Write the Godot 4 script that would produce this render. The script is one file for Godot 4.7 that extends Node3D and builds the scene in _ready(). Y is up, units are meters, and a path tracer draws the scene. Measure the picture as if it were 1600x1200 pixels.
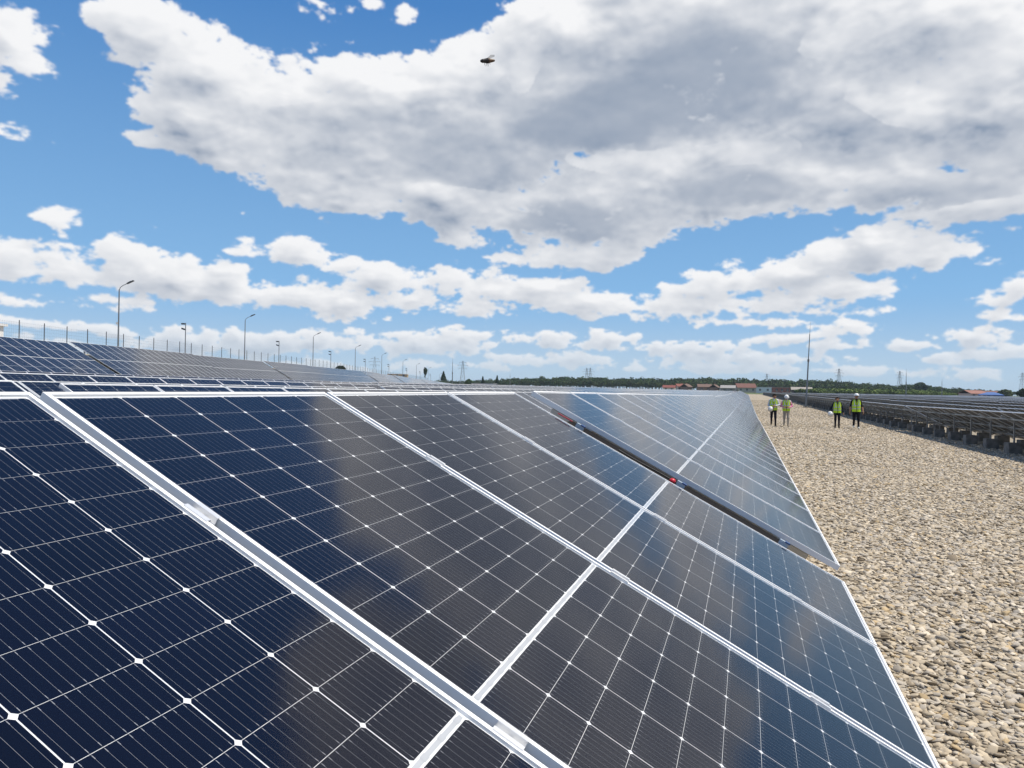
extends Node3D
# A solar farm on a gravel site. Rows of tables run along -Z, +X is the sunny side, the camera stands at the origin.

const YAW := 17.4543
const EYE := Vector3(0, 1.72, 0)
var rng := RandomNumberGenerator.new()
var taken := {}
var M := {}

func _ready():
	rng.seed = 4711
	camera_sky_sun()
	build_scene()

func camera_sky_sun():
	var cam := Camera3D.new()
	cam.name = "camera"
	add_child(cam)
	cam.keep_aspect = Camera3D.KEEP_HEIGHT
	cam.fov = 54.47
	cam.near = 0.05
	cam.far = 6000.0
	cam.position = EYE
	cam.basis = Basis(Vector3.UP, deg_to_rad(YAW)) * Basis(Vector3.RIGHT, deg_to_rad(0.3122)) * Basis(Vector3.BACK, deg_to_rad(0.974))
	cam.current = true
	var env := Environment.new()
	env.background_mode = Environment.BG_SKY
	env.tonemap_mode = Environment.TONE_MAPPER_LINEAR
	env.tonemap_exposure = 1.0
	env.sdfgi_enabled = true
	env.ssao_enabled = true
	env.ssil_enabled = true
	env.fog_enabled = 0.00013 > 0.0
	env.fog_density = 0.00013
	env.fog_light_color = Color(0.80, 0.87, 0.93)
	var pano := PanoramaSkyMaterial.new()
	pano.panorama = ImageTexture.create_from_image(sky_image())
	pano.energy_multiplier = 1.0
	var sky := Sky.new()
	sky.sky_material = pano
	env.sky = sky
	var we := WorldEnvironment.new()
	we.name = "world"
	we.environment = env
	add_child(we)
	var sun := DirectionalLight3D.new()
	sun.name = "sun"
	add_child(sun)
	var el := deg_to_rad(64.0)
	var az := deg_to_rad(10.0)   # from +X towards -Z
	var to_sun := Vector3(cos(el) * cos(az), sin(el), -cos(el) * sin(az))
	sun.basis = Basis.looking_at(-to_sun, Vector3.BACK)
	sun.light_energy = 1.6
	sun.light_color = Color(1.0, 0.965, 0.90)
	sun.light_angular_distance = 0.53
	sun.shadow_enabled = true

# ---------------------------------------------------------------- sky: air and cumulus, computed for every direction
const PW := 4096
var clouds := [[-45.31,23.10,2.16,2.17,1.11], [-43.73,22.48,2.84,2.22,1.52], [-39.81,21.22,4.79,2.91,2.41], [-40.99,17.61,3.17,2.82,1.87], [-42.24,18.64,2.90,1.98,1.62], [-36.71,17.11,6.36,4.95,2.58], [-31.32,19.38,7.14,4.54,3.92], [-25.61,18.95,8.31,5.06,4.93], [-20.80,22.19,5.91,3.90,4.79], [-13.94,23.95,6.78,5.51,6.00], [-8.14,25.01,9.26,6.08,6.73], [-1.11,23.71,9.81,6.06,7.53], [6.68,23.17,9.06,5.83,7.61], [13.28,20.58,7.66,6.76,6.17], [16.82,17.35,6.20,5.76,4.95], [-33.54,15.49,5.11,3.03,2.00], [-29.35,14.71,5.27,3.10,2.05], [-23.09,13.90,6.38,3.18,2.57], [-16.70,13.37,5.88,3.21,2.26], [-9.85,13.13,8.01,3.65,2.10], [-3.24,14.54,8.40,4.38,2.49], [3.45,15.00,6.93,3.81,2.17], [9.61,14.03,6.58,3.66,1.67], [15.51,12.96,5.50,3.11,1.58], [12.66,12.07,3.21,0.65,0.36], [-17.40,11.71,2.45,1.41,0.57], [-12.85,17.94,9.56,5.17,5.02], [-5.63,17.75,9.90,5.10,3.57], [3.40,18.39,8.83,4.84,3.82], [10.34,17.19,7.16,4.66,3.66], [-19.71,16.98,7.85,3.96,3.67], [-32.39,26.24,2.33,0.95,1.16], [-25.76,26.22,2.03,1.55,0.88], [-28.18,26.99,1.43,0.77,0.46], [-51.61,20.41,2.79,2.29,2.17], [-53.59,20.28,3.00,2.74,2.67], [-50.21,19.64,1.59,1.46,1.29], [-51.00,15.43,1.46,0.60,0.46], [-48.53,15.33,1.32,0.31,0.24], [-43.60,16.20,1.68,0.57,0.41], [-45.65,20.97,0.96,0.45,0.38], [-48.80,10.57,1.31,0.72,0.53], [-47.36,11.37,0.82,0.28,0.21], [-43.30,10.67,0.64,0.26,0.17], [-31.64,11.96,1.31,0.41,0.28], [-21.08,11.01,2.06,1.61,0.52], [-37.65,9.34,0.96,0.45,0.27], [15.53,10.58,1.37,0.24,0.16], [-51.36,7.03,2.44,1.60,1.01], [-48.20,7.13,2.61,1.66,1.25], [-44.62,7.23,3.61,2.15,1.51], [-42.03,7.00,2.49,1.54,1.10], [-38.48,7.25,1.56,1.53,1.13], [-33.43,9.41,3.61,1.10,0.65], [-33.21,10.11,1.47,0.73,0.55], [-30.65,9.01,1.88,0.75,0.47], [-39.52,6.28,4.79,1.12,0.81], [-34.73,6.32,4.12,1.30,0.93], [-29.67,6.32,4.29,1.33,1.33], [-27.56,7.84,2.01,1.61,1.20], [-22.98,8.00,3.67,1.34,1.25], [-19.05,7.62,3.44,1.20,1.17], [-15.12,7.68,2.93,1.06,1.07], [-14.17,9.61,4.62,1.24,0.67], [-17.62,9.81,1.48,0.86,0.58], [-10.76,9.85,2.32,0.76,0.57], [-12.44,8.18,0.69,0.39,0.24], [-45.94,5.41,3.13,0.77,0.51], [-49.95,4.91,3.64,0.74,0.41], [-44.78,5.15,1.58,0.60,0.44], [-41.79,5.42,0.36,0.36,0.26], [-26.80,5.23,0.77,0.34,0.29], [-25.38,6.48,3.89,0.96,1.20], [-20.99,6.12,4.42,0.97,0.88], [8.48,9.90,3.47,1.80,1.64], [5.64,9.41,2.45,1.23,1.33], [11.96,9.24,3.25,1.25,0.84], [14.51,8.56,1.90,0.58,0.41], [2.68,8.42,4.62,1.35,1.18], [-0.86,8.07,3.55,1.15,1.02], [-3.59,7.42,3.20,0.94,0.75], [6.50,7.16,3.78,0.97,0.80], [-7.81,6.26,5.16,1.06,0.96], [-12.65,6.49,4.83,1.06,0.87], [-2.65,6.23,4.05,0.94,0.85], [1.40,6.40,4.70,0.83,0.64], [9.31,6.70,0.86,0.39,0.30], [8.34,5.56,1.42,0.57,0.40], [4.43,5.65,2.09,0.55,0.36], [0.98,5.02,6.36,0.56,0.41], [16.94,6.86,1.96,1.28,0.80], [15.59,6.13,1.69,0.73,0.49], [16.11,5.09,2.00,0.57,0.37], [-41.13,2.59,4.69,1.57,0.71], [-44.74,3.11,2.38,0.87,0.53], [-36.87,2.52,4.02,1.29,0.65], [-31.01,2.94,5.21,1.14,0.76], [-24.84,3.11,5.37,1.07,0.68], [-20.46,3.94,3.43,0.78,0.59], [-14.07,3.56,5.34,0.87,0.64], [-9.70,3.85,2.88,0.77,0.49], [-5.39,3.15,5.95,0.86,0.62], [1.46,2.47,6.32,0.65,0.46], [3.18,3.85,2.54,0.46,0.37], [7.35,4.26,2.19,0.71,0.40], [5.72,3.38,4.41,0.63,0.41], [10.90,3.33,4.02,0.69,0.43], [14.92,3.69,3.04,0.91,0.50], [16.64,3.04,2.30,0.81,0.49], [12.78,2.46,4.54,0.51,0.38], [-48.50,3.55,2.22,0.42,0.29], [-48.47,2.08,4.53,0.76,0.42], [-51.31,3.80,1.38,0.32,0.21], [-40.69,1.26,8.78,0.72,0.45], [-30.98,1.27,7.63,0.62,0.43], [-22.38,1.70,6.87,0.58,0.44], [-12.58,2.11,8.60,0.63,0.44], [-3.97,1.73,7.18,0.47,0.39], [6.57,1.67,6.22,0.45,0.36], [14.24,1.28,4.72,0.42,0.34], [9.00,33.00,13.00,8.00,6.00], [20.00,38.00,8.00,6.00,6.00]]
var cloud_bases := [[-4.31,22.76,8.93,3.97,1.00], [-10.93,19.67,7.15,1.94,1.00], [-8.07,21.30,9.69,3.31,1.00], [-13.88,20.58,5.35,2.13,0.60], [0.29,21.16,5.19,2.02,0.65], [-12.76,12.69,5.80,1.67,0.90], [-0.96,14.87,4.84,1.40,0.80], [-25.49,12.40,3.89,1.39,0.45], [-29.42,18.47,6.73,2.56,0.30], [-21.69,17.37,6.39,2.21,0.50], [11.15,13.25,5.39,1.06,0.70], [6.35,17.67,4.37,2.43,0.35], [-17.74,16.57,6.86,1.79,0.40], [-6.23,24.90,5.56,2.35,0.45], [15.48,14.91,3.34,1.54,0.25], [7.70,8.65,2.37,0.78,0.40], [-29.39,16.49,5.76,1.10,0.25], [-8.95,16.98,7.05,0.98,-0.70], [0.35,17.17,5.19,1.07,-0.70], [10.31,19.16,4.43,1.93,-0.60], [5.01,23.40,3.69,1.15,-0.60], [14.71,21.06,3.06,1.44,-0.50], [-22.79,23.78,5.40,2.02,-0.50], [-35.46,21.43,5.49,2.00,-0.50], [-16.88,23.12,1.48,2.46,-0.60], [14.46,12.29,4.06,0.48,-0.60], [-22.61,14.61,5.40,0.82,-0.40]]
var cloud_holes := []
var n_big := FastNoiseLite.new()
var n_billow := FastNoiseLite.new()
var n_fine := FastNoiseLite.new()
var n_mid := FastNoiseLite.new()
var n_edge := FastNoiseLite.new()
var n_cover := FastNoiseLite.new()

func sky_image() -> Image:
	n_big.seed = 11; n_big.noise_type = FastNoiseLite.TYPE_SIMPLEX_SMOOTH
	n_big.frequency = 6.0; n_big.fractal_type = FastNoiseLite.FRACTAL_FBM; n_big.fractal_octaves = 7; n_big.fractal_gain = 0.54; n_big.fractal_lacunarity = 2.05
	n_mid.seed = 11; n_mid.noise_type = FastNoiseLite.TYPE_SIMPLEX_SMOOTH
	n_mid.frequency = 6.0; n_mid.fractal_type = FastNoiseLite.FRACTAL_FBM; n_mid.fractal_octaves = 4; n_mid.fractal_gain = 0.54; n_mid.fractal_lacunarity = 2.05
	n_billow.seed = 5; n_billow.noise_type = FastNoiseLite.TYPE_SIMPLEX_SMOOTH
	n_billow.frequency = 9.0; n_billow.fractal_type = FastNoiseLite.FRACTAL_RIDGED; n_billow.fractal_octaves = 5; n_billow.fractal_gain = 0.5
	n_fine.seed = 23; n_fine.noise_type = FastNoiseLite.TYPE_SIMPLEX_SMOOTH
	n_fine.frequency = 34.0; n_fine.fractal_type = FastNoiseLite.FRACTAL_FBM; n_fine.fractal_octaves = 4; n_fine.fractal_gain = 0.6
	n_edge.seed = 31; n_edge.noise_type = FastNoiseLite.TYPE_SIMPLEX_SMOOTH
	n_edge.frequency = 9.0; n_edge.fractal_type = FastNoiseLite.FRACTAL_FBM; n_edge.fractal_octaves = 5
	n_cover.seed = 77; n_cover.noise_type = FastNoiseLite.TYPE_SIMPLEX_SMOOTH
	n_cover.frequency = 0.75; n_cover.fractal_type = FastNoiseLite.FRACTAL_FBM; n_cover.fractal_octaves = 3
	var img := Image.create(PW, PW / 2, false, Image.FORMAT_RGBF)
	var hz := air(0.0)
	img.fill(Color(hz.x * 0.55, hz.y * 0.55, hz.z * 0.5))
	var rest := sky_tile(-180.0, 90.0, 360.0 / 1024.0, 1024, 256)
	rest.resize(PW, 1024, Image.INTERPOLATE_BILINEAR)
	img.blit_rect(rest, Rect2i(0, 0, PW, 1024), Vector2i(0, 0))
	var x0 := int((-66.0 / 360.0 + 0.5) * PW)
	var y0 := int((90.0 - 40.0) / 180.0 * PW / 2)
	var tile := sky_tile(x0 * 360.0 / PW - 180.0, 90.0 - y0 * 360.0 / PW, 360.0 / PW, 1092, 1024 - y0)
	img.blit_rect(tile, Rect2i(0, 0, 1092, 1024 - y0), Vector2i(x0, y0))
	var turned := Image.create(PW, PW / 2, false, Image.FORMAT_RGBF)   # the panorama starts at -Z
	turned.blit_rect(img, Rect2i(PW / 2, 0, PW / 2, PW / 2), Vector2i(0, 0))
	turned.blit_rect(img, Rect2i(0, 0, PW / 2, PW / 2), Vector2i(PW / 2, 0))
	return turned

func air(el: float) -> Vector3:   # clear sky by elevation, linear
	var t := clampf(el / 90.0, 0.0, 1.0)
	var a := Vector3(0.50, 0.655, 0.80)
	var b := Vector3(0.225, 0.475, 0.80)
	var c := Vector3(0.075, 0.235, 0.56)
	var d := Vector3(0.05, 0.15, 0.43)
	if t < 0.08:
		return a.lerp(b, smoothstep(0.0, 0.085, t) * 0.92)
	if t < 0.3:
		return a.lerp(b, 0.92 * smoothstep(0.0, 0.085, 0.08)).lerp(c, pow((t - 0.08) / 0.22, 0.9))
	return c.lerp(d, (t - 0.3) / 0.7)

func sky_tile(az0: float, el0: float, step: float, w: int, h: int) -> Image:
	var mask := PackedFloat32Array(); mask.resize(w * h); mask.fill(-1.0)
	var base := PackedFloat32Array(); base.resize(w * h)
	var tone := PackedFloat32Array(); tone.resize(w * h)
	var share := PackedFloat32Array(); share.resize(w * h)
	for b in clouds:
		var x1 := maxi(0, int((b[0] - b[2] * 2.2 - az0) / step)); var x2 := mini(w, int((b[0] + b[2] * 2.2 - az0) / step) + 1)
		var y1 := maxi(0, int((el0 - b[1] - b[3] * 2.2) / step)); var y2 := mini(h, int((el0 - b[1] + b[4] * 2.2) / step) + 1)
		var rim: float = minf(b[2], minf(b[3], b[4] * 1.6)) / lerpf(0.75, 2.3, clampf(b[1] / 18.0, 0.0, 1.0))
		for y in range(y1, y2):
			var dy: float = el0 - (y + 0.5) * step - b[1]
			dy = dy / b[3] if dy > 0.0 else dy / b[4]
			for x in range(x1, x2):
				var dx: float = (az0 + (x + 0.5) * step - b[0]) / b[2]
				var v0 := 1.0 - sqrt(dx * dx + dy * dy)
				var v := clampf(v0 * (rim if v0 > 0.0 else maxf(rim, 1.0)), -1.0, 1.0)
				var i := y * w + x
				var g := exp(7.0 * v0)
				share[i] += g
				tone[i] += g * clampf(dy, -1.2, 1.2)
				var m := mask[i]
				var k := maxf(0.4 - absf(m - v), 0.0)
				mask[i] = maxf(m, v) + k * k * 0.5
	for set_ in [[cloud_bases, true], [cloud_holes, false]]:
		for b in set_[0]:
			var x1 := maxi(0, int((b[0] - b[2] * 1.5 - az0) / step)); var x2 := mini(w, int((b[0] + b[2] * 1.5 - az0) / step) + 1)
			var y1 := maxi(0, int((el0 - b[1] - b[3] * 1.5) / step)); var y2 := mini(h, int((el0 - b[1] + b[3] * 1.5) / step) + 1)
			for y in range(y1, y2):
				var dy: float = (el0 - (y + 0.5) * step - b[1]) / b[3]
				for x in range(x1, x2):
					var dx: float = (az0 + (x + 0.5) * step - b[0]) / b[2]
					var q := sqrt(dx * dx + dy * dy)
					if q > 1.5: continue
					var a := deg_to_rad(az0 + (x + 0.5) * step); var e := deg_to_rad(el0 - (y + 0.5) * step)
					q += (0.5 if set_[1] else 1.5) * n_edge.get_noise_3d(sin(a) * cos(e), sin(e) * 1.5, -cos(a) * cos(e))
					var v: float = b[4] * (1.0 - smoothstep((0.5 - 0.3 * clampf(dy, -0.8, 0.8)) if b[4] > 0.0 else 0.0, 1.25, q))
					if set_[1]:
						base[y * w + x] = v if absf(v) > absf(base[y * w + x]) else base[y * w + x]
					else:
						mask[y * w + x] -= v * 2.0
	var dens := PackedFloat32Array(); dens.resize(w * h)
	var soft := PackedFloat32Array(); soft.resize(w * h)
	var form := PackedFloat32Array(); form.resize(w * h)
	for y in h:
		var el := el0 - (y + 0.5) * step
		var e := deg_to_rad(el)
		var ce := cos(e); var se := sin(e)
		var low := 1.0 - smoothstep(3.0, 9.5, el)
		for x in w:
			var az := az0 + (x + 0.5) * step
			var a := deg_to_rad(az)
			var d := Vector3(sin(a) * ce, se * 1.9, -cos(a) * ce)
			var placed := smoothstep(-65.0, -58.0, az) * (1.0 - smoothstep(24.0, 31.0, az)) * (1.0 - smoothstep(50.0, 62.0, el))
			var i := y * w + x
			var m := mask[i] * placed
			if placed < 1.0:
				# elsewhere the same kind of cloud, strewn by noise over a level layer
				var r := 1.0 / (se + 0.16)
				var g := n_cover.get_noise_3d(sin(a) * ce * r, 3.0, -cos(a) * ce * r) * 2.4 - 0.10
				m = mask[i] * placed + clampf(g, -1.0, 0.9) * (1.0 - placed)
			var nb := n_big.get_noise_3dv(d)
			var bl := n_billow.get_noise_3dv(d)
			var nm := n_mid.get_noise_3dv(d)
			if low > 0.0:   # far clouds look smaller
				var d2 := d * 2.2 + Vector3(5, 0, 2)
				nb = lerpf(nb, n_big.get_noise_3dv(d2), low)
				bl = lerpf(bl, n_billow.get_noise_3dv(d2), low)
				nm = lerpf(nm, n_mid.get_noise_3dv(d2), low)
			var v := m * 0.62 + nb * 0.62 - bl * 0.27 + n_fine.get_noise_3dv(d) * 0.30 + 0.03
			dens[i] = v
			form[i] = m * 0.5 + nm * 0.62 - bl * 0.24
			soft[i] = n_edge.get_noise_3d(d.x * 0.7 + 3.0, d.y * 0.7, d.z * 0.7)
	var out := PackedFloat32Array(); out.resize(w * h * 3)
	var reach := [0.25, 0.6, 1.1, 1.9, 3.2]
	for y in h:
		var el := el0 - (y + 0.5) * step
		var clear := air(el)
		var scale := clampf(el / 12.0, 0.3, 1.3)
		var far := 1.0 - smoothstep(0.2, 5.0, el)
		for x in w:
			var i := y * w + x
			var v := dens[i]
			var c := clear
			if v > -0.06:
				var cover := smoothstep(-0.03, 0.13, v)
				# light comes from high on the right: thickness met on the way there shades this spot
				var acc := 0.0
				var last := 0.0
				for r in reach:
					var t: float = r * scale
					var sx := mini(w - 1, x + int(t * 0.55 / step)); var sy := maxi(0, y - int(t * 0.83 / step))
					acc += clampf(dens[sy * w + sx], 0.0, 0.7) * (t - last)
					last = t
				var lit := exp(-acc * 0.75 / scale)
				var thick := smoothstep(0.05, 0.85, v)
				var n1 := mini(w - 1, x + int(0.26 * scale / step + 0.5)) + maxi(0, y - int(0.36 * scale / step + 0.5)) * w
				var n2 := mini(w - 1, x + int(0.75 * scale / step + 0.5)) + maxi(0, y - int(1.0 * scale / step + 0.5)) * w
				var relief := clampf(form[i] - form[n1], -0.4, 0.4) + 0.7 * clampf(form[i] - form[n2], -0.5, 0.5)
				var s := clampf(0.33 + 0.62 * lit - 0.06 * thick + relief * 0.78 * (0.4 + 0.6 * thick) + soft[i] * 0.20 * thick, 0.0, 1.0)
				if share[i] > 0.0:   # every heap is bright on its top and greyer at its base
					s = clampf(s + (0.18 * (tone[i] / share[i] + soft[i] * 1.1) - 0.04) * thick, 0.0, 1.0)
				var sh := base[i] * smoothstep(0.0, 0.35, v)
				s = lerpf(s, 0.02 + s * 0.14, sh) if sh > 0.0 else lerpf(s, 0.55 + s * 0.45, -sh)
				var bright := Vector3(0.925, 0.93, 0.945)
				var dark := Vector3(0.27, 0.335, 0.445)
				var cc := dark.lerp(bright, pow(s, 0.8))
				cc = cc.lerp(clear.lerp(Vector3(0.72, 0.77, 0.82), 0.5), 0.55 * far)
				c = clear.lerp(cc, cover * (1.0 - 0.25 * far))
			out[i * 3] = c.x
			out[i * 3 + 1] = c.y
			out[i * 3 + 2] = c.z
	return Image.create_from_data(w, h, false, Image.FORMAT_RGBF, out.to_byte_array())

# ---------------------------------------------------------------- helpers
func numbered(called: String) -> String:
	if not taken.has(called):
		taken[called] = 0
		return called
	taken[called] += 1
	return "%s_%03d" % [called, taken[called]]

func tag(o: Node, label: String, category: String, group := "", kind := "") -> Node:
	o.set_meta("label", label)
	o.set_meta("category", category)
	if group != "": o.set_meta("group", group)
	if kind != "": o.set_meta("kind", kind)
	return o

func thing(called: String, label: String, category: String, at := Vector3.ZERO, turn := Basis.IDENTITY, group := "") -> Node3D:
	var o := Node3D.new()
	o.name = numbered(called)
	add_child(o)
	o.position = at
	o.basis = turn
	tag(o, label, category, group)
	return o

func part(called: String, mesh: Mesh, mat: Material, parent: Node, at := Transform3D.IDENTITY) -> MeshInstance3D:
	var o := MeshInstance3D.new()
	o.name = called
	o.mesh = mesh
	if mat: o.material_override = mat
	o.transform = at
	parent.add_child(o, true)
	return o

func solo(called: String, mesh: Mesh, mat: Material, label: String, category: String, at := Transform3D.IDENTITY, group := "") -> MeshInstance3D:
	var o := part(numbered(called), mesh, mat, self, at)
	tag(o, label, category, group)
	return o

func setting(called: String, mesh: Mesh, mat: Material) -> MeshInstance3D:
	var o := part(called, mesh, mat, self)
	o.set_meta("kind", "structure")
	return o

func lin(r: float, g: float, b: float) -> Color:
	return Color(r, g, b).linear_to_srgb()

func paint(r: float, g: float, b: float, rough := 0.8, metal := 0.0, spec := 0.5) -> StandardMaterial3D:
	var m := StandardMaterial3D.new()
	m.albedo_color = lin(r, g, b)
	m.roughness = rough
	m.metallic = metal
	m.metallic_specular = spec
	return m

func noise_tex(seed_: int, freq: float, oct: int, size: int, ramp: Array, normal := false) -> NoiseTexture2D:
	var n := FastNoiseLite.new()
	n.seed = seed_; n.frequency = freq; n.fractal_octaves = oct
	n.noise_type = FastNoiseLite.TYPE_SIMPLEX_SMOOTH
	var t := NoiseTexture2D.new()
	t.noise = n; t.width = size; t.height = size; t.seamless = true; t.normalize = true
	t.as_normal_map = normal
	if ramp.size() > 0:
		var g := Gradient.new()
		var offs := PackedFloat32Array(); var cols := PackedColorArray()
		for r in ramp:
			offs.append(r[0]); cols.append(r[1])
		g.offsets = offs; g.colors = cols
		t.color_ramp = g
	return t

func st() -> SurfaceTool:
	var s := SurfaceTool.new()
	s.begin(Mesh.PRIMITIVE_TRIANGLES)
	return s

func tri(s: SurfaceTool, a: Vector3, b: Vector3, c: Vector3, n: Vector3):
	# a, b, c seen anticlockwise from the side n; Godot wants clockwise
	s.set_normal(n); s.add_vertex(a)
	s.set_normal(n); s.add_vertex(c)
	s.set_normal(n); s.add_vertex(b)

func quad(s: SurfaceTool, a: Vector3, b: Vector3, c: Vector3, d: Vector3):
	var n := (b - a).cross(c - a).normalized()
	tri(s, a, b, c, n)
	tri(s, a, c, d, n)

func box(s: SurfaceTool, c: Vector3, size: Vector3, b := Basis.IDENTITY):
	var x := b.x * size.x * 0.5; var y := b.y * size.y * 0.5; var z := b.z * size.z * 0.5
	quad(s, c - x - y + z, c + x - y + z, c + x + y + z, c - x + y + z)
	quad(s, c + x - y - z, c - x - y - z, c - x + y - z, c + x + y - z)
	quad(s, c + x - y + z, c + x - y - z, c + x + y - z, c + x + y + z)
	quad(s, c - x - y - z, c - x - y + z, c - x + y + z, c - x + y - z)
	quad(s, c - x + y + z, c + x + y + z, c + x + y - z, c - x + y - z)
	quad(s, c - x - y - z, c + x - y - z, c + x - y + z, c - x - y + z)

func bar(s: SurfaceTool, a: Vector3, b: Vector3, w: float, h: float, up := Vector3.UP):
	var z := (b - a).normalized()
	if absf(z.dot(up)) > 0.98: up = Vector3.RIGHT
	var x := up.cross(z).normalized()
	box(s, (a + b) * 0.5, Vector3(w, h, a.distance_to(b)), Basis(x, z.cross(x), z))

func tube(s: SurfaceTool, a: Vector3, b: Vector3, ra: float, rb: float, n := 8, caps := true):
	var z := (b - a).normalized()
	var x := (Vector3.UP if absf(z.y) < 0.9 else Vector3.RIGHT).cross(z).normalized()
	var y := z.cross(x)
	for k in n:
		var t1 := TAU * k / n; var t2 := TAU * (k + 1) / n
		var d1 := x * cos(t1) + y * sin(t1); var d2 := x * cos(t2) + y * sin(t2)
		var p := [a + d1 * ra, a + d2 * ra, b + d2 * rb, b + d1 * rb]
		var nn := [d1, d2, d2, d1]
		for i in [0, 2, 1, 0, 3, 2]:
			s.set_normal(nn[i]); s.add_vertex(p[i])
		if caps:
			tri(s, b, b + d1 * rb, b + d2 * rb, z)
			tri(s, a, a + d2 * ra, a + d1 * ra, -z)

func ball(s: SurfaceTool, c: Vector3, r: Vector3, n := 10, m := 7, from := 0.0, to := PI):
	for j in m:
		var p1 := lerpf(from, to, float(j) / m); var p2 := lerpf(from, to, float(j + 1) / m)
		for i in n:
			var t1 := TAU * i / n; var t2 := TAU * (i + 1) / n
			var ds := []
			for q in [[p1, t1], [p2, t1], [p2, t2], [p1, t2]]:
				ds.append(Vector3(sin(q[0]) * cos(q[1]), cos(q[0]), -sin(q[0]) * sin(q[1])))
			for k in [0, 2, 1, 0, 3, 2]:
				s.set_normal((ds[k] / r).normalized()); s.add_vertex(c + ds[k] * r)

func loft(s: SurfaceTool, rings: Array, n := 16):
	# rings: [centre, rx, rz], from below upwards
	for j in rings.size() - 1:
		for i in n:
			var ps := []; var ns := []
			for q in [[j, i], [j, i + 1], [j + 1, i + 1], [j + 1, i]]:
				var r = rings[q[0]]; var t: float = TAU * q[1] / n
				ps.append(r[0] + Vector3(cos(t) * r[1], 0, -sin(t) * r[2]))
				ns.append(Vector3(cos(t) / maxf(r[1], 0.001), 0, -sin(t) / maxf(r[2], 0.001)).normalized())
			for k in [0, 2, 1, 0, 3, 2]:
				s.set_normal(ns[k]); s.add_vertex(ps[k])

func ordinal(n: int) -> String:
	var ones := ["", "first", "second", "third", "fourth", "fifth", "sixth", "seventh", "eighth", "ninth", "tenth", "eleventh", "twelfth", "thirteenth", "fourteenth", "fifteenth", "sixteenth", "seventeenth", "eighteenth", "nineteenth"]
	if n < 20: return ones[n]
	var tens := {2: "twent", 3: "thirt", 4: "fort", 5: "fift"}
	if n % 10 == 0: return tens[n / 10] + "ieth"
	return tens[n / 10] + "y-" + ones[n % 10]

# ---------------------------------------------------------------- terrain
const LEVELS := [[-20, 0.0], [8, 0.0], [16, -0.06], [27, -0.14], [40, -0.18], [60, -0.16], [80, -0.08], [120, 0.0], [200, 0.2], [420, 0.5], [485, 1.6], [620, 2.2], [3000, 3.0]]

func path_y(z: float) -> float:   # z counts forwards
	for k in LEVELS.size() - 1:
		if z < LEVELS[k + 1][0]:
			return lerpf(LEVELS[k][1], LEVELS[k + 1][1], clampf((z - LEVELS[k][0]) / (LEVELS[k + 1][0] - LEVELS[k][0]), 0.0, 1.0))
	return 3.0

func hill_coords(x: float, z: float) -> Vector2:   # (metres left of the camera's axis, metres along it)
	var c := cos(deg_to_rad(YAW)); var s := sin(deg_to_rad(YAW))
	return Vector2(-x * c - z * s, z * c - x * s)

func hill_point(left: float, along: float, y := 0.0) -> Vector3:
	var c := cos(deg_to_rad(YAW)); var s := sin(deg_to_rad(YAW))
	return Vector3(-left * c - along * s, y, -(along * c - left * s))

func crest(along: float) -> float:   # how much the bank rises or falls along its length
	return clampf((along - 45.0) * 0.0033, -0.1, 0.35) - clampf((along - 150.0) / 220.0, 0.0, 1.2) * 1.15

func ground_y(x: float, zw: float) -> float:
	var z := -zw
	var y := path_y(z)
	y += clampf(0.02 * (-x - 6.0), 0.0, 0.5) * (1.0 - smoothstep(60.0, 260.0, z) * 0.6)
	var h := hill_coords(x, z)
	var c := crest(h.y)
	var fade := 1.0 - smoothstep(330.0, 430.0, h.y)
	var bank := smoothstep(24.8, 26.2, h.x) * (1.35 + c) + clampf((h.x - 26.0) / 5.0, 0.0, 1.0) * 2.35
	y = lerpf(y, maxf(y, bank), smoothstep(24.6, 25.6, h.x) * fade)
	return y

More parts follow.
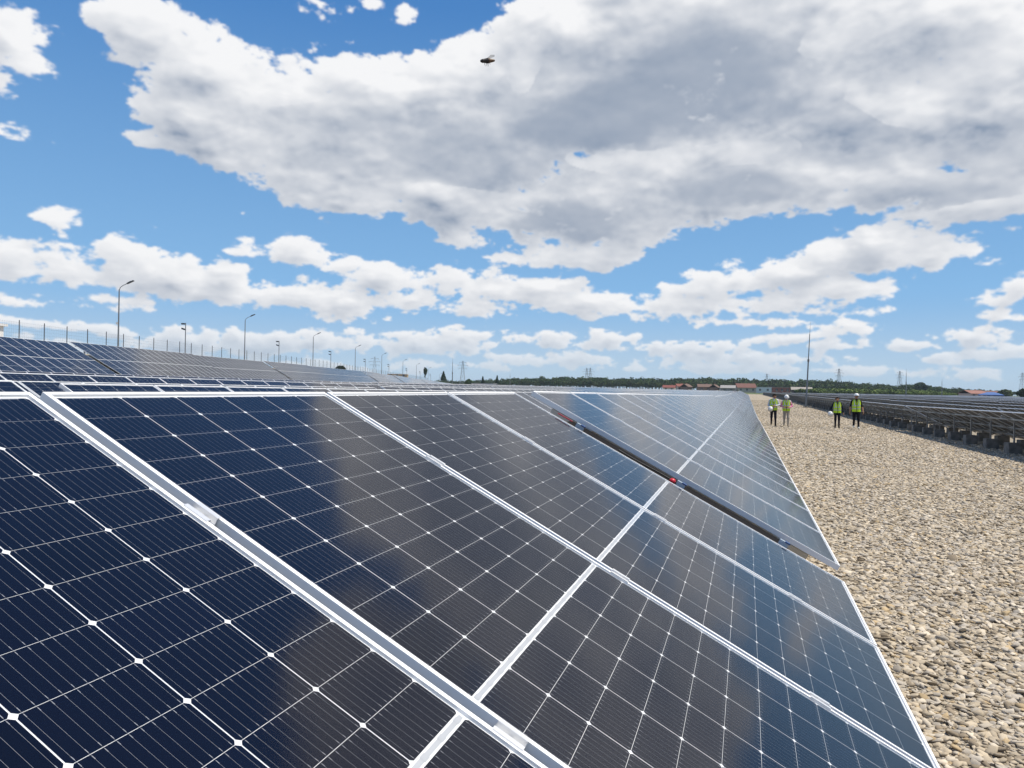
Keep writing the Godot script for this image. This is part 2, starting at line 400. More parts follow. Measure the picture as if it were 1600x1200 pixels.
# ---------------------------------------------------------------- materials
func make_materials():
	M.frame = paint(0.86, 0.865, 0.87, 0.5, 0.15)
	M.clamp = paint(0.84, 0.84, 0.84, 0.35, 0.5)
	M.steel = paint(0.30, 0.305, 0.31, 0.55, 0.5)
	M.rail = paint(0.55, 0.56, 0.57, 0.5, 0.6)
	M.sheet = paint(0.76, 0.78, 0.81, 0.6)
	M.under = paint(0.16, 0.155, 0.15, 0.6)
	M.ribbon = paint(0.30, 0.31, 0.34, 0.45, 0.3)
	M.band = paint(0.50, 0.52, 0.55, 0.5, 0.4)
	M.cells = []
	for c in [[0.0024, 0.0033, 0.0110], [0.0021, 0.0029, 0.0095], [0.0027, 0.0038, 0.0130], [0.0026, 0.0032, 0.0105]]:
		var m := paint(c[0], c[1], c[2], 0.6, 0.0, 0.1)
		M.cells.append(m)
	M.far_cell = paint(0.0036, 0.0050, 0.017, 0.12, 0.0, 0.36)
	var g := StandardMaterial3D.new()
	g.albedo_color = Color(0.02, 0.03, 0.035, 0.012)
	g.transparency = BaseMaterial3D.TRANSPARENCY_ALPHA
	g.roughness = 0.10
	g.metallic_specular = 0.42
	M.glass = g
	var gr := StandardMaterial3D.new()
	gr.albedo_texture = noise_tex(3, 0.045, 6, 1024, [[0.0, lin(0.19, 0.16, 0.12)], [0.35, lin(0.38, 0.335, 0.265)], [0.6, lin(0.475, 0.425, 0.34)], [1.0, lin(0.60, 0.55, 0.465)]])
	gr.uv1_triplanar = true; gr.uv1_world_triplanar = true
	gr.uv1_scale = Vector3(0.42, 0.42, 0.42)
	gr.heightmap_enabled = true   # drawn as relief
	gr.heightmap_texture = noise_tex(8, 0.06, 4, 1024, [])
	gr.heightmap_scale = 3.0
	gr.roughness = 0.95
	gr.metallic_specular = 0.2
	gr.detail_enabled = true
	gr.detail_blend_mode = BaseMaterial3D.BLEND_MODE_MUL
	gr.detail_albedo = noise_tex(14, 0.006, 4, 512, [[0.0, Color(0.80, 0.78, 0.76)], [0.5, Color(0.93, 0.92, 0.91)], [1.0, Color(1, 1, 1)]])
	M.ground = gr
	M.stone = StandardMaterial3D.new()
	M.stone.vertex_color_use_as_albedo = true
	M.stone.albedo_texture = noise_tex(19, 0.03, 5, 256, [[0.0, Color(0.80, 0.79, 0.77)], [1.0, Color(1, 1, 1)]])
	M.stone.uv1_triplanar = true
	M.stone.uv1_scale = Vector3(4, 4, 4)
	M.stone.roughness = 0.85
	M.stone.metallic_specular = 0.3
	M.grass = paint(0.085, 0.115, 0.035, 0.95)
	M.grass.albedo_color = Color.WHITE
	M.grass.albedo_texture = noise_tex(21, 0.03, 5, 512, [[0.0, lin(0.05, 0.075, 0.022)], [0.5, lin(0.09, 0.12, 0.04)], [1.0, lin(0.16, 0.16, 0.07)]])
	M.grass.uv1_triplanar = true; M.grass.uv1_world_triplanar = true; M.grass.uv1_scale = Vector3(0.05, 0.05, 0.05)
	M.concrete = paint(0.36, 0.35, 0.33, 0.9)
	M.concrete.albedo_color = Color.WHITE
	M.concrete.albedo_texture = noise_tex(27, 0.02, 5, 256, [[0.0, lin(0.13, 0.125, 0.115)], [1.0, lin(0.26, 0.25, 0.235)]])
	M.concrete.uv1_triplanar = true
	M.leaf = StandardMaterial3D.new()
	M.leaf.vertex_color_use_as_albedo = true
	M.leaf.roughness = 0.75
	M.leaf.metallic_specular = 0.25
	M.leaf.backlight = Color(0.25, 0.35, 0.12)
	M.bark = paint(0.10, 0.075, 0.055, 0.95)
	M.pole = paint(0.22, 0.235, 0.25, 0.5, 0.5)
	M.dark_pole = paint(0.075, 0.085, 0.10, 0.6, 0.2)
	M.lattice = paint(0.32, 0.34, 0.37, 0.6, 0.2)
	M.black = paint(0.012, 0.012, 0.013, 0.5)
	M.white = paint(0.80, 0.80, 0.79, 0.5)
	M.window = paint(0.03, 0.04, 0.05, 0.08)

# ---------------------------------------------------------------- solar modules and tables
const ML := 2.278      # module length, down the slope
const MW := 1.134      # module width, along the row
const PITCH := 1.156   # one module and the gap to the next
const TILT := 27.712
const CELL_L := 0.0919
const CELL_W := 0.1820
var mesh := {}

func cell_u(k: int) -> float:   # centre of cell k of 24, down the slope from the module's centre
	var off := 0.0085 + 0.0465
	return (off + (k - 12) * 0.0928) if k >= 12 else -(off + (11 - k) * 0.0928)

func cell_v(k: int) -> float:
	return (k - 2.5) * 0.1845

func octagon(s: SurfaceTool, c: Vector3, hx: float, hz: float, cut: float):
	var p := [Vector3(hx - cut, 0, hz), Vector3(hx, 0, hz - cut), Vector3(hx, 0, -hz + cut), Vector3(hx - cut, 0, -hz), Vector3(-hx + cut, 0, -hz), Vector3(-hx, 0, -hz + cut), Vector3(-hx, 0, hz - cut), Vector3(-hx + cut, 0, hz)]
	for k in range(1, 7):
		tri(s, c + p[0], c + p[k], c + p[k + 1], Vector3.UP)

func flat(s: SurfaceTool, x1: float, x2: float, z1: float, z2: float, y: float):
	quad(s, Vector3(x1, y, z2), Vector3(x2, y, z2), Vector3(x2, y, z1), Vector3(x1, y, z1))

func frame_shape(s: SurfaceTool, detailed: bool):
	var t := 0.035; var lip := 0.0115
	var hx := ML * 0.5; var hz := MW * 0.5
	for sgn in [-1.0, 1.0]:
		box(s, Vector3(sgn * (hx - lip * 0.5), -t * 0.5, 0), Vector3(lip, t, MW))
		box(s, Vector3(0, -t * 0.5, sgn * (hz - lip * 0.5)), Vector3(ML - 2 * lip, t, lip))
		if detailed:   # the inward flange below, seen from underneath
			box(s, Vector3(sgn * (hx - lip - 0.011), -t + 0.001, 0), Vector3(0.022, 0.002, MW - 2 * lip))
			box(s, Vector3(0, -t + 0.001, sgn * (hz - lip - 0.011)), Vector3(ML - 2 * lip - 0.044, 0.002, 0.022))

func make_module_meshes():
	var s := st(); frame_shape(s, true); mesh.frame = s.commit()
	s = st(); box(s, Vector3(0, -0.0072, 0), Vector3(ML - 0.0232, 0.0014, MW - 0.0232)); mesh.sheet = s.commit()
	s = st(); flat(s, -ML / 2 + 0.0116, ML / 2 - 0.0116, -MW / 2 + 0.0116, MW / 2 - 0.0116, -0.0022); mesh.glass = s.commit()
	s = st(); octagon(s, Vector3.ZERO, CELL_L / 2, CELL_W / 2, 0.0055); mesh.cell = s.commit()
	s = st()
	for i in 24:
		for j in 6:
			octagon(s, Vector3(cell_u(i), -0.0061, cell_v(j)), CELL_L / 2, CELL_W / 2, 0.0055)
	mesh.cells = s.commit()
	s = st()
	for half in [-1.0, 1.0]:
		for j in 6:
			for b in 10:
				var z := cell_v(j) + (b - 4.5) * 0.0182
				flat(s, minf(half * 0.0075, half * 1.1225), maxf(half * 0.0075, half * 1.1225), z - 0.00017, z + 0.00017, -0.0057)
	mesh.ribbons = s.commit()
	for i in 24:   # solder pads at both ends of every half cell
		for j in 6:
			for b in 10:
				for e in [-1.0, 1.0]:
					var x: float = cell_u(i) + e * 0.0405; var z := cell_v(j) + (b - 4.5) * 0.0182
					flat(s, x - 0.0030, x + 0.0030, z - 0.00055, z + 0.00055, -0.0055)
	mesh.ribbons_near = s.commit()
	s = st()
	flat(s, -0.0045, 0.0045, -0.548, 0.548, -0.0058)
	for j in 17:
		flat(s, -0.0058, 0.0058, -0.53 + j * 0.0665 - 0.008, -0.53 + j * 0.0665 + 0.008, -0.0054)
	mesh.band = s.commit()
	# end strips with their collecting ribbons
	s = st()
	for e in [-1.0, 1.0]:
		for j in 6:
			flat(s, e * 1.1195 - 0.0016, e * 1.1195 + 0.0016, cell_v(j) - 0.07, cell_v(j) + 0.07, -0.0058)
	mesh.end_ribbons = s.commit()
	# mid clamp: two lips on the frames and the channel between them
	s = st()
	for e in [-1.0, 1.0]:
		box(s, Vector3(0, 0.0015, e * 0.0165), Vector3(0.062, 0.003, 0.011))
		box(s, Vector3(0, -0.006, e * 0.0105), Vector3(0.062, 0.017, 0.002))
	box(s, Vector3(0, -0.0145, 0), Vector3(0.062, 0.003, 0.019))
	tube(s, Vector3(0, -0.013, 0), Vector3(0, -0.006, 0), 0.006, 0.006, 6)
	mesh.clamp = s.commit()
	# one module as a single mesh for tables farther off
	var a := ArrayMesh.new()
	for q in [["frame", M.frame], ["sheet", M.under], ["cells", M.cells[0]], ["ribbons", M.ribbon], ["band", M.band], ["glass", M.glass]]:
		a.add_surface_from_arrays(Mesh.PRIMITIVE_TRIANGLES, mesh[q[0]].surface_get_arrays(0))
		a.surface_set_material(a.get_surface_count() - 1, q[1])
	s = st(); flat(s, -ML / 2 + 0.012, ML / 2 - 0.012, -MW / 2 + 0.012, MW / 2 - 0.012, -0.0063)
	a.add_surface_from_arrays(Mesh.PRIMITIVE_TRIANGLES, s.commit_to_arrays())
	a.surface_set_material(a.get_surface_count() - 1, M.sheet)
	mesh.module = a
	var s1 := st(); var s2 := st(); var s3 := st()
	frame_shape(s1, false)
	flat(s2, -ML / 2 + 0.02, -0.012, -MW / 2 + 0.018, MW / 2 - 0.018, -0.002)
	flat(s2, 0.012, ML / 2 - 0.02, -MW / 2 + 0.018, MW / 2 - 0.018, -0.002)
	box(s3, Vector3(0, -0.006, 0), Vector3(ML - 0.023, 0.003, MW - 0.023))
	mesh.low = [s1.commit(), s2.commit(), s3.commit()]
	mesh.rows = {}

func slope_basis(tilt: float) -> Basis:
	var t := deg_to_rad(tilt)
	return Basis(Vector3(cos(t), -sin(t), 0), Vector3(sin(t), cos(t), 0), Vector3(0, 0, 1))

# the modules of a far table joined: frames, glass fronts, backs
func row_mesh(n: int, high: int, tilt: float, foot: float) -> ArrayMesh:
	var key := "%d_%d_%.1f_%.2f" % [n, high, tilt, foot]
	if mesh.rows.has(key): return mesh.rows[key]
	var a := ArrayMesh.new()
	var b := slope_basis(tilt)
	for k in 3:
		var s := SurfaceTool.new(); s.begin(Mesh.PRIMITIVE_TRIANGLES)
		for i in n:
			for r in high:
				s.append_from(mesh.low[k], 0, Transform3D(b, Vector3(0, foot, 0) - b.x * (ML * (r + 0.5) + 0.02 * r) + Vector3(0, 0, -(i * PITCH + MW * 0.5))))
		a = s.commit(a)
		a.surface_set_material(k, [M.frame, M.far_cell, M.under][k])
	mesh.rows[key] = a
	return a

# everything under a far table in one mesh
func rack_mesh(length: float, high: int, tilt: float, foot: float) -> Mesh:
	var key := "rack_%.1f_%d_%.1f_%.2f" % [length, high, tilt, foot]
	if mesh.rows.has(key): return mesh.rows[key]
	var s := st()
	var b := slope_basis(tilt)
	var total := ML * high
	for f in ([0.16, 0.47, 0.80] if high == 1 else [0.1, 0.4, 0.6, 0.9]):
		var c: Vector3 = Vector3(0, foot, 0) - b.x * total * f - b.y * 0.060
		bar(s, c, c + Vector3(0, 0, -length), 0.05, 0.05, b.y)
	var n := int(length / 2.55)
	for k in n + 1:
		var z := -(0.4 + k * (length - 0.8) / n)
		for f in [0.22, 0.78]:
			var c: Vector3 = Vector3(0, foot, z) - b.x * total * f - b.y * 0.12
			bar(s, Vector3(c.x, 0.05, z), c, 0.06, 0.06)
			box(s, Vector3(c.x, 0.13, z), Vector3(0.4, 0.34, 0.4))
		bar(s, Vector3(0, foot, z) - b.x * total * 0.08 - b.y * 0.105, Vector3(0, foot, z) - b.x * total * 0.92 - b.y * 0.105, 0.05, 0.04, b.y)
	mesh.rows[key] = s.commit()
	return mesh.rows[key]

# a node at the table's lower edge on the ground; the row runs to -Z
func table_node(x: float, z: float, length: float, label: String, group: String, lift := 0.0, turn := 0.0) -> Node3D:
	var y1 := ground_y(x - 1.0, -z); var y2 := ground_y(x - 1.0, -(z + length))
	var b := Basis(Vector3.UP, deg_to_rad(turn)) * Basis(Vector3.RIGHT, atan2(y2 - y1, length))
	return thing("solar_table", label, "solar table", Vector3(x, y1 + lift, -z), b, group)

func module_node(t: Node3D, at: Transform3D, level: int):
	if level == 0:
		part("solar_module", mesh.module, null, t, at)
		return
	var m := Node3D.new()
	m.name = "solar_module"
	m.transform = at
	t.add_child(m, true)
	part("frame", mesh.frame, M.frame, m)
	part("backsheet", mesh.sheet, M.sheet, m)
	if level == 2:
		for i in 24:
			for j in 6:
				part("cell", mesh.cell, M.cells[0 if rng.randf() < 0.55 else rng.randi() % 4], m, Transform3D(Basis.IDENTITY, Vector3(cell_u(i), -0.0061, cell_v(j))))
	else:
		part("cell_grid", mesh.cells, M.cells[0], m).set_meta("kind", "stuff")
	part("ribbons", mesh.ribbons_near if level == 2 else mesh.ribbons, M.ribbon, m).set_meta("kind", "stuff")
	part("centre_ribbon", mesh.band, M.band, m)
	part("end_ribbons", mesh.end_ribbons, M.ribbon, m).set_meta("kind", "stuff")
	part("glass", mesh.glass, M.glass, m)

func single_rack(t: Node3D, from: float, length: float, foot: float, tilt: float, posts: bool, over := 0.0):
	var b := slope_basis(tilt)
	for f in [0.48, 1.215, 1.905]:
		var s := st()
		var c: Vector3 = Vector3(0, foot, -from) - b.x * (ML - f) - b.y * 0.062
		bar(s, c, c + Vector3(0, 0, -length - over), 0.045, 0.052, b.y)
		part("purlin", s.commit(), M.rail, t)
	if not posts: return
	if not mesh.has("post_set"):
		var s := st(); bar(s, Vector3.ZERO, Vector3(0, 1, 0), 0.055, 0.045); mesh.post_unit = s.commit()
		s = st(); bar(s, Vector3.ZERO, Vector3(0, 0, -1), 0.045, 0.03); mesh.brace_unit = s.commit()
		s = st()
		var w := 0.20; var h := 0.34
		box(s, Vector3(0, h * 0.5 - 0.04, 0), Vector3(w * 2, h + 0.08, w * 2)); box(s, Vector3(0, h + 0.008, 0), Vector3(w * 2 - 0.03, 0.016, w * 2 - 0.03))
		mesh.block = s.commit()
		s = st(); bar(s, -b.x * ML * 0.06 - b.y * 0.108, -b.x * ML * 0.95 - b.y * 0.108, 0.05, 0.045, b.y); mesh.rafter = s.commit()
		mesh.post_set = true
	var n := maxi(1, int(round(length / 2.55)))
	for k in n + 1:
		var z := -(from + 0.35 + k * (length - 0.7) / n)
		part("rafter", mesh.rafter, M.rail, t, Transform3D(Basis.IDENTITY, Vector3(0, foot, z)))
		for f in [0.24, 0.76]:
			var top: Vector3 = Vector3(0, foot, z) - b.x * ML * f - b.y * 0.13
			part("post", mesh.post_unit, M.steel, t, Transform3D(Basis(Vector3.RIGHT, Vector3(0, top.y - 0.3, 0), Vector3.BACK), Vector3(top.x, 0.3, z)))
			part("ballast_block", mesh.block, M.concrete, t, Transform3D(Basis(Vector3.UP, rng.randf_range(-0.12, 0.12)), Vector3(top.x + rng.randf_range(-0.03, 0.03), rng.randf_range(-0.04, 0.0), z)))
		var lo: Vector3 = Vector3(0, foot, z) - b.x * ML * 0.76 - b.y * 0.13
		var hi: Vector3 = Vector3(0, foot, z) - b.x * ML * 0.42 - b.y * 0.13
		var foot_at := Vector3(lo.x, 0.55, z)
		var d := hi - foot_at
		part("brace", mesh.brace_unit, M.steel, t, Transform3D(Basis.looking_at(d.normalized(), Vector3.BACK) * Basis.from_scale(Vector3(1, 1, d.length())), foot_at))

func clamps(t: Node3D, b: Basis, foot: float, z: float):
	for f in [0.495, 1.225, 1.90]:
		part("mid_clamp", mesh.clamp, M.clamp, t, Transform3D(b, Vector3(0, foot, z) - b.x * (ML - f)))

func build_tables():
	make_module_meshes()
	var foot := 0.635
	var b := slope_basis(TILT)
	# ---- the table under the camera: four modules in view, two more behind
	var t := thing("solar_table", "nearest solar table filling the foreground with four large dark blue modules", "solar table", Vector3(0.555, 0, 0), Basis.IDENTITY, "front row solar tables")
	var spots := [-2.195, -1.058, 0.078, 1.243, 2.399, 3.555]
	for i in 6:
		var z: float = spots[i]
		module_node(t, Transform3D(b, Vector3(0, foot, 0) - b.x * ML * 0.5 + Vector3(0, 0, -(z + MW * 0.5))), 2 if i == 2 or i == 3 else 1)
		if i > 0:
			clamps(t, b, foot, -(z + spots[i - 1] + MW) * 0.5)
	single_rack(t, -2.15, 6.75, foot, TILT, true, 0.0)
	# purlin ends that stick out into the gap before the next table
	for k in 3:
		var f: float = [0.48, 1.215, 1.905][k]
		var c: Vector3 = Vector3(0, foot, -4.79) - b.x * (ML - f) - b.y * 0.012
		var s := st(); box(s, c, Vector3(0.056, 0.062, 0.028), b)
		part("end_cap", s.commit(), paint(0.42, 0.50, 0.58, 0.35), t)
		s = st(); box(s, c + Vector3(0, 0, -0.010), Vector3(0.040, 0.044, 0.034), b); box(s, c + b.x * 0.018 + b.y * 0.030, Vector3(0.030, 0.008, 0.040), b)
		part("cap_insert", s.commit(), paint(0.012, 0.055, 0.19, 0.4), t)
		if k == 1:
			s = st(); ball(s, c - b.x * 0.055 + b.y * 0.012 + Vector3(0, 0, 0.02), Vector3(0.021, 0.018, 0.022), 12, 8)
			part("plug", s.commit(), paint(0.55, 0.012, 0.03, 0.4), t)
		if k == 0:
			s = st(); bar(s, c - b.x * 0.05 + b.y * 0.03 + Vector3(0, 0, 0.06), c - b.x * 0.16 + b.y * 0.028 + Vector3(0, 0, 0.05), 0.012, 0.006)
			part("strap", s.commit(), paint(0.35, 0.02, 0.04, 0.6), t)
	# dark cable tray running down the slope in the gap
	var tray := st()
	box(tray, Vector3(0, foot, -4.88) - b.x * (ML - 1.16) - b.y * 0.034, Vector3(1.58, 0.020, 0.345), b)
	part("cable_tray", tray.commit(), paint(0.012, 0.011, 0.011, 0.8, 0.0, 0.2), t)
	# cables hung along the lower side of the gap
	var sc := st()
	for k in 9:
		var f1 := 0.75 + k * 0.05; var f2 := f1 + 0.05
		var p1: Vector3 = Vector3(0, foot - 0.020 - 0.003 * sin(k * 0.7), -4.90) - b.x * (ML - f1); var p2: Vector3 = Vector3(0, foot - 0.020 - 0.003 * sin((k + 1) * 0.7), -4.90) - b.x * (ML - f2)
		tube(sc, p1, p2, 0.005, 0.005, 5)
	part("cable", sc.commit(), M.black, t)
	# ---- the rest of the front row
	var z0 := 5.07
	var lifts := [0.008, 0.0, -0.04, -0.05, -0.03, 0.0, 0.05, 0.1, 0.1, 0.1]
	for k in 9:
		var n := 13 if k < 5 else 26
		var len_ := n * PITCH - 0.022
		t = table_node(0.575, z0, len_, "front row solar table along the gravel path, %s after the nearest one" % ordinal(k + 1), "front row solar tables", lifts[k])
		if k < 5:
			for i in n:
				module_node(t, Transform3D(b, Vector3(0, foot, 0) - b.x * ML * 0.5 + Vector3(0, 0, -(i * PITCH + MW * 0.5))), 1 if k == 0 and i < 4 else 0)
				if i > 0 and k < 1: clamps(t, b, foot, -(i * PITCH - 0.011))
			single_rack(t, 0.0, len_, foot, TILT, k < 2, 0.0)
			if k >= 2: part("rack", rack_mesh(len_, 1, TILT, foot), M.steel, t)
		else:
			part("module_row", row_mesh(26, 1, TILT, foot), null, t)
			part("rack", rack_mesh(26 * PITCH, 1, TILT, foot), M.steel, t)
		z0 += len_ + 0.06
	left_field(foot, b)
	hill_tables()
	right_field(0.29, b)

func in_view(x: float, z: float, left := -56.0, right := 21.0) -> bool:
	var a := rad_to_deg(atan2(x, z))
	return z > 0.5 and a > left and a < right

func left_field(foot: float, b: Basis):
	var far := []
	var count := 0
	var full := 26 * PITCH - 0.022
	for row in range(1, 30):
		var x := 0.555 - 4.63 * row
		var z: float = [0, -24.0, -9.8, -22.0, -3.0, -14.0][row] if row < 6 else -20.0 + fmod(row * 11.3, 30.0)
		var k := 0
		while z < 405.0:
			var len_ := full
			var n := 26
			if row == 1 and k == 0:
				len_ = 25.0 + 4.52; n = 25   # ends beside the gap that shows at the left edge of the picture
				len_ = n * PITCH
			var start := z
			z += len_ + 0.45
			var h := hill_coords(x - 2.1, start)
			if h.x > 24.6 and h.y < 420.0: continue
			if not in_view(x - 2.0, start + len_, -58.0): continue
			var big := (x * x + start * start) < 3000.0 and row < 5
			k += 1
			var lift := 0.03 * sin(row * 2.1 + k * 1.7)
			if row == 1: lift = [0.0, 0.02, 0.0, 0.03][mini(k, 3)]
			if count < 128:
				count += 1
				var t := table_node(x, start, len_, "white framed solar table, %s row behind the front row, %s visible one along" % [ordinal(row), ordinal(k)], "solar tables in the rows behind", lift)
				if big:
					for i in n:
						var zz := start + i * PITCH
						if in_view(x - 1.5, zz + 1.2, -60.0):
							module_node(t, Transform3D(b, Vector3(0, foot, 0) - b.x * ML * 0.5 + Vector3(0, 0, -(i * PITCH + MW * 0.5))), 0)
				else:
					part("module_row", row_mesh(n, 1, TILT, foot), null, t)
				part("rack", rack_mesh(n * PITCH, 1, TILT, foot), M.steel, t)
			else:
				far.append([x, start, lift])
	mass(far, "solar_tables_far_left", "far solar tables merging into pale bands before the wooded horizon", foot)

func mass(spots: Array, called: String, label: String, foot: float):
	var n := thing(called, label, "solar tables")
	n.set_meta("kind", "stuff")
	for q in [["module_rows", row_mesh(26, 1, TILT, foot), null], ["racks", rack_mesh(26 * PITCH, 1, TILT, foot), M.steel]]:
		var mm := MultiMesh.new()
		mm.transform_format = MultiMesh.TRANSFORM_3D
		mm.mesh = q[1]
		mm.instance_count = spots.size()
		for i in spots.size():
			var s = spots[i]
			var y1 := ground_y(s[0] - 1.0, -s[1]); var y2 := ground_y(s[0] - 1.0, -(s[1] + 30.0))
			mm.set_instance_transform(i, Transform3D(Basis(Vector3.RIGHT, atan2(y2 - y1, 30.0)), Vector3(s[0], y1 + s[2], -s[1])))
		var o := MultiMeshInstance3D.new()
		o.name = q[0]
		o.multimesh = mm
		if q[2]: o.material_override = q[2]
		n.add_child(o)

func hill_tables():
	var tilt := 31.0
	var b := slope_basis(tilt)
	var n := 17
	for k in 17:
		var along := 31.45 + k * 19.95
		var y1 := 1.42 + crest(along + 0.0); var y2 := 1.42 + crest(along + 19.6)
		var turn := Basis(Vector3.UP, deg_to_rad(YAW)) * Basis(Vector3.RIGHT, atan2(y2 - y1, 19.6))
		var t := thing("solar_table", "two-high solar table on the bank below the fence, %s from the left edge" % ordinal(k + 1), "solar table", hill_point(26.6, along, y1 + [0.0, 0.10, 0.02, 0.11, 0.03][k % 5]), turn, "solar tables on the bank")
		if k < 7:
			for r in 2:
				for i in n:
					module_node(t, Transform3D(b, Vector3(0, 0.5, 0) - b.x * (ML * (r + 0.5) + 0.02 * r) + Vector3(0, 0, -(i * PITCH + MW * 0.5))), 0)
		else:
			part("module_row", row_mesh(n, 2, tilt, 0.5), null, t)
		var s := st()
		for f in [0.1, 0.4, 0.6, 0.9]:
			var c: Vector3 = Vector3(0, 0.5, 0) - b.x * ML * 2.0 * f - b.y * 0.062
			bar(s, c, c + Vector3(0, 0, -n * PITCH), 0.05, 0.05, b.y)
		for i in 8:
			for f in [0.2, 0.8]:
				var c: Vector3 = Vector3(0, 0.5, -(0.5 + i * 2.66)) - b.x * ML * 2.0 * f - b.y * 0.09
				bar(s, Vector3(c.x, -0.3 if f < 0.5 else 1.0, c.z), c, 0.07, 0.07)
		part("rack", s.commit(), M.steel, t)

func right_field(foot: float, b: Basis):
	var far := []
	var count := 0
	var full := 26 * PITCH - 0.022
	for row in range(0, 34):
		var x := 7.9 + 2.017 + 4.63 * row
		var z := -17.4 if row == 0 else 5.0 + fmod(row * 9.7, 17.0)
		var k := 0
		while z < 400.0:
			var start := z
			z += full + 0.4
			if not in_view(x, start + full, -5.0, 20.5 if row > 0 else 50.0): continue
			k += 1
			var lift := -0.02 + 0.03 * sin(row * 1.3 + k * 2.3) - minf(row * 0.004, 0.06)
			if row == 0: lift = 0.0
			if count < 112:
				count += 1
				var t := table_node(x, start, full, "dark backed solar table right of the path, %s row, %s along" % [ordinal(row + 1), ordinal(k)], "solar tables right of the path", lift)
				if row == 0 and k < 6:
					for i in 26:
						module_node(t, Transform3D(b, Vector3(0, foot, 0) - b.x * ML * 0.5 + Vector3(0, 0, -(i * PITCH + MW * 0.5))), 0)
					single_rack(t, 0.0, full, foot, TILT, true)
				else:
					part("module_row", row_mesh(26, 1, TILT, foot), null, t)
					part("rack", rack_mesh(26 * PITCH, 1, TILT, foot), M.steel, t)
			else:
				far.append([x, start, lift])
	mass(far, "solar_tables_far_right", "far solar tables right of the path merging into dark bands", foot)

# ---------------------------------------------------------------- ground and gravel
func lines(stops: Array) -> PackedFloat32Array:   # [[from, step], ..., [end, 0]]
	var out := PackedFloat32Array()
	for k in stops.size() - 1:
		var v: float = stops[k][0]
		while v < stops[k + 1][0] - 0.001:
			out.append(v)
			v += stops[k][1]
	out.append(stops[-1][0])
	return out

func sheet(xs: PackedFloat32Array, zs: PackedFloat32Array, lift: float) -> Mesh:
	var s := st()
	for j in zs.size():
		for i in xs.size():
			s.set_smooth_group(0)
			s.add_vertex(Vector3(xs[i], ground_y(xs[i], -zs[j]) + lift, -zs[j]))
	var w := xs.size()
	for j in zs.size() - 1:
		for i in w - 1:
			var a := j * w + i
			for k in [a, a + w, a + w + 1, a, a + w + 1, a + 1]: s.add_index(k)
	s.generate_normals()
	return s.commit()

func build_ground():
	var xs := lines([[-3000, 300], [-600, 60], [-300, 8], [-120, 2.0], [-10, 1.0], [12, 8], [220, 60], [600, 300], [3000, 0]])
	var zs := lines([[-600, 100], [-100, 10], [-20, 2], [130, 6], [440, 20], [700, 100], [3000, 0]])
	setting("ground", sheet(xs, zs, 0.0), M.ground)
	setting("meadow", sheet(lines([[-3000, 300], [-600, 60], [600, 300], [3000, 0]]), lines([[425, 10], [520, 40], [700, 300], [3000, 0]]), 0.03), M.grass)

func stone_mesh(seed_: int) -> ArrayMesh:
	var r := RandomNumberGenerator.new(); r.seed = seed_
	var n := FastNoiseLite.new(); n.seed = seed_; n.frequency = 0.9
	var squash := Vector3(1.0, r.randf_range(0.26, 0.46), r.randf_range(0.55, 0.9))
	var s := st()
	var rings := 5; var seg := 8
	var pts := []
	for j in rings + 1:
		var p := PI * j / rings
		for i in seg:
			var t := TAU * i / seg
			var d := Vector3(sin(p) * cos(t), cos(p), sin(p) * sin(t))
			var k := 1.0 + 0.55 * n.get_noise_3dv(d * 1.1)
			# flattened facets, as on broken stone
			var f := maxf(maxf(absf(d.x), absf(d.y)), absf(d.z))
			pts.append(d * squash * k * lerpf(1.0, 0.78 / f, 0.7))
	for j in rings:
		for i in seg:
			var a: int = j * seg + i; var b: int = j * seg + (i + 1) % seg
			var q := [pts[a], pts[a + seg], pts[b + seg], pts[b]]
			for k in [0, 1, 2, 0, 2, 3]:
				s.set_smooth_group(1 if seed_ % 2 == 0 else 0)
				s.add_vertex(q[k])
	s.index()
	s.generate_normals()
	return s.commit()

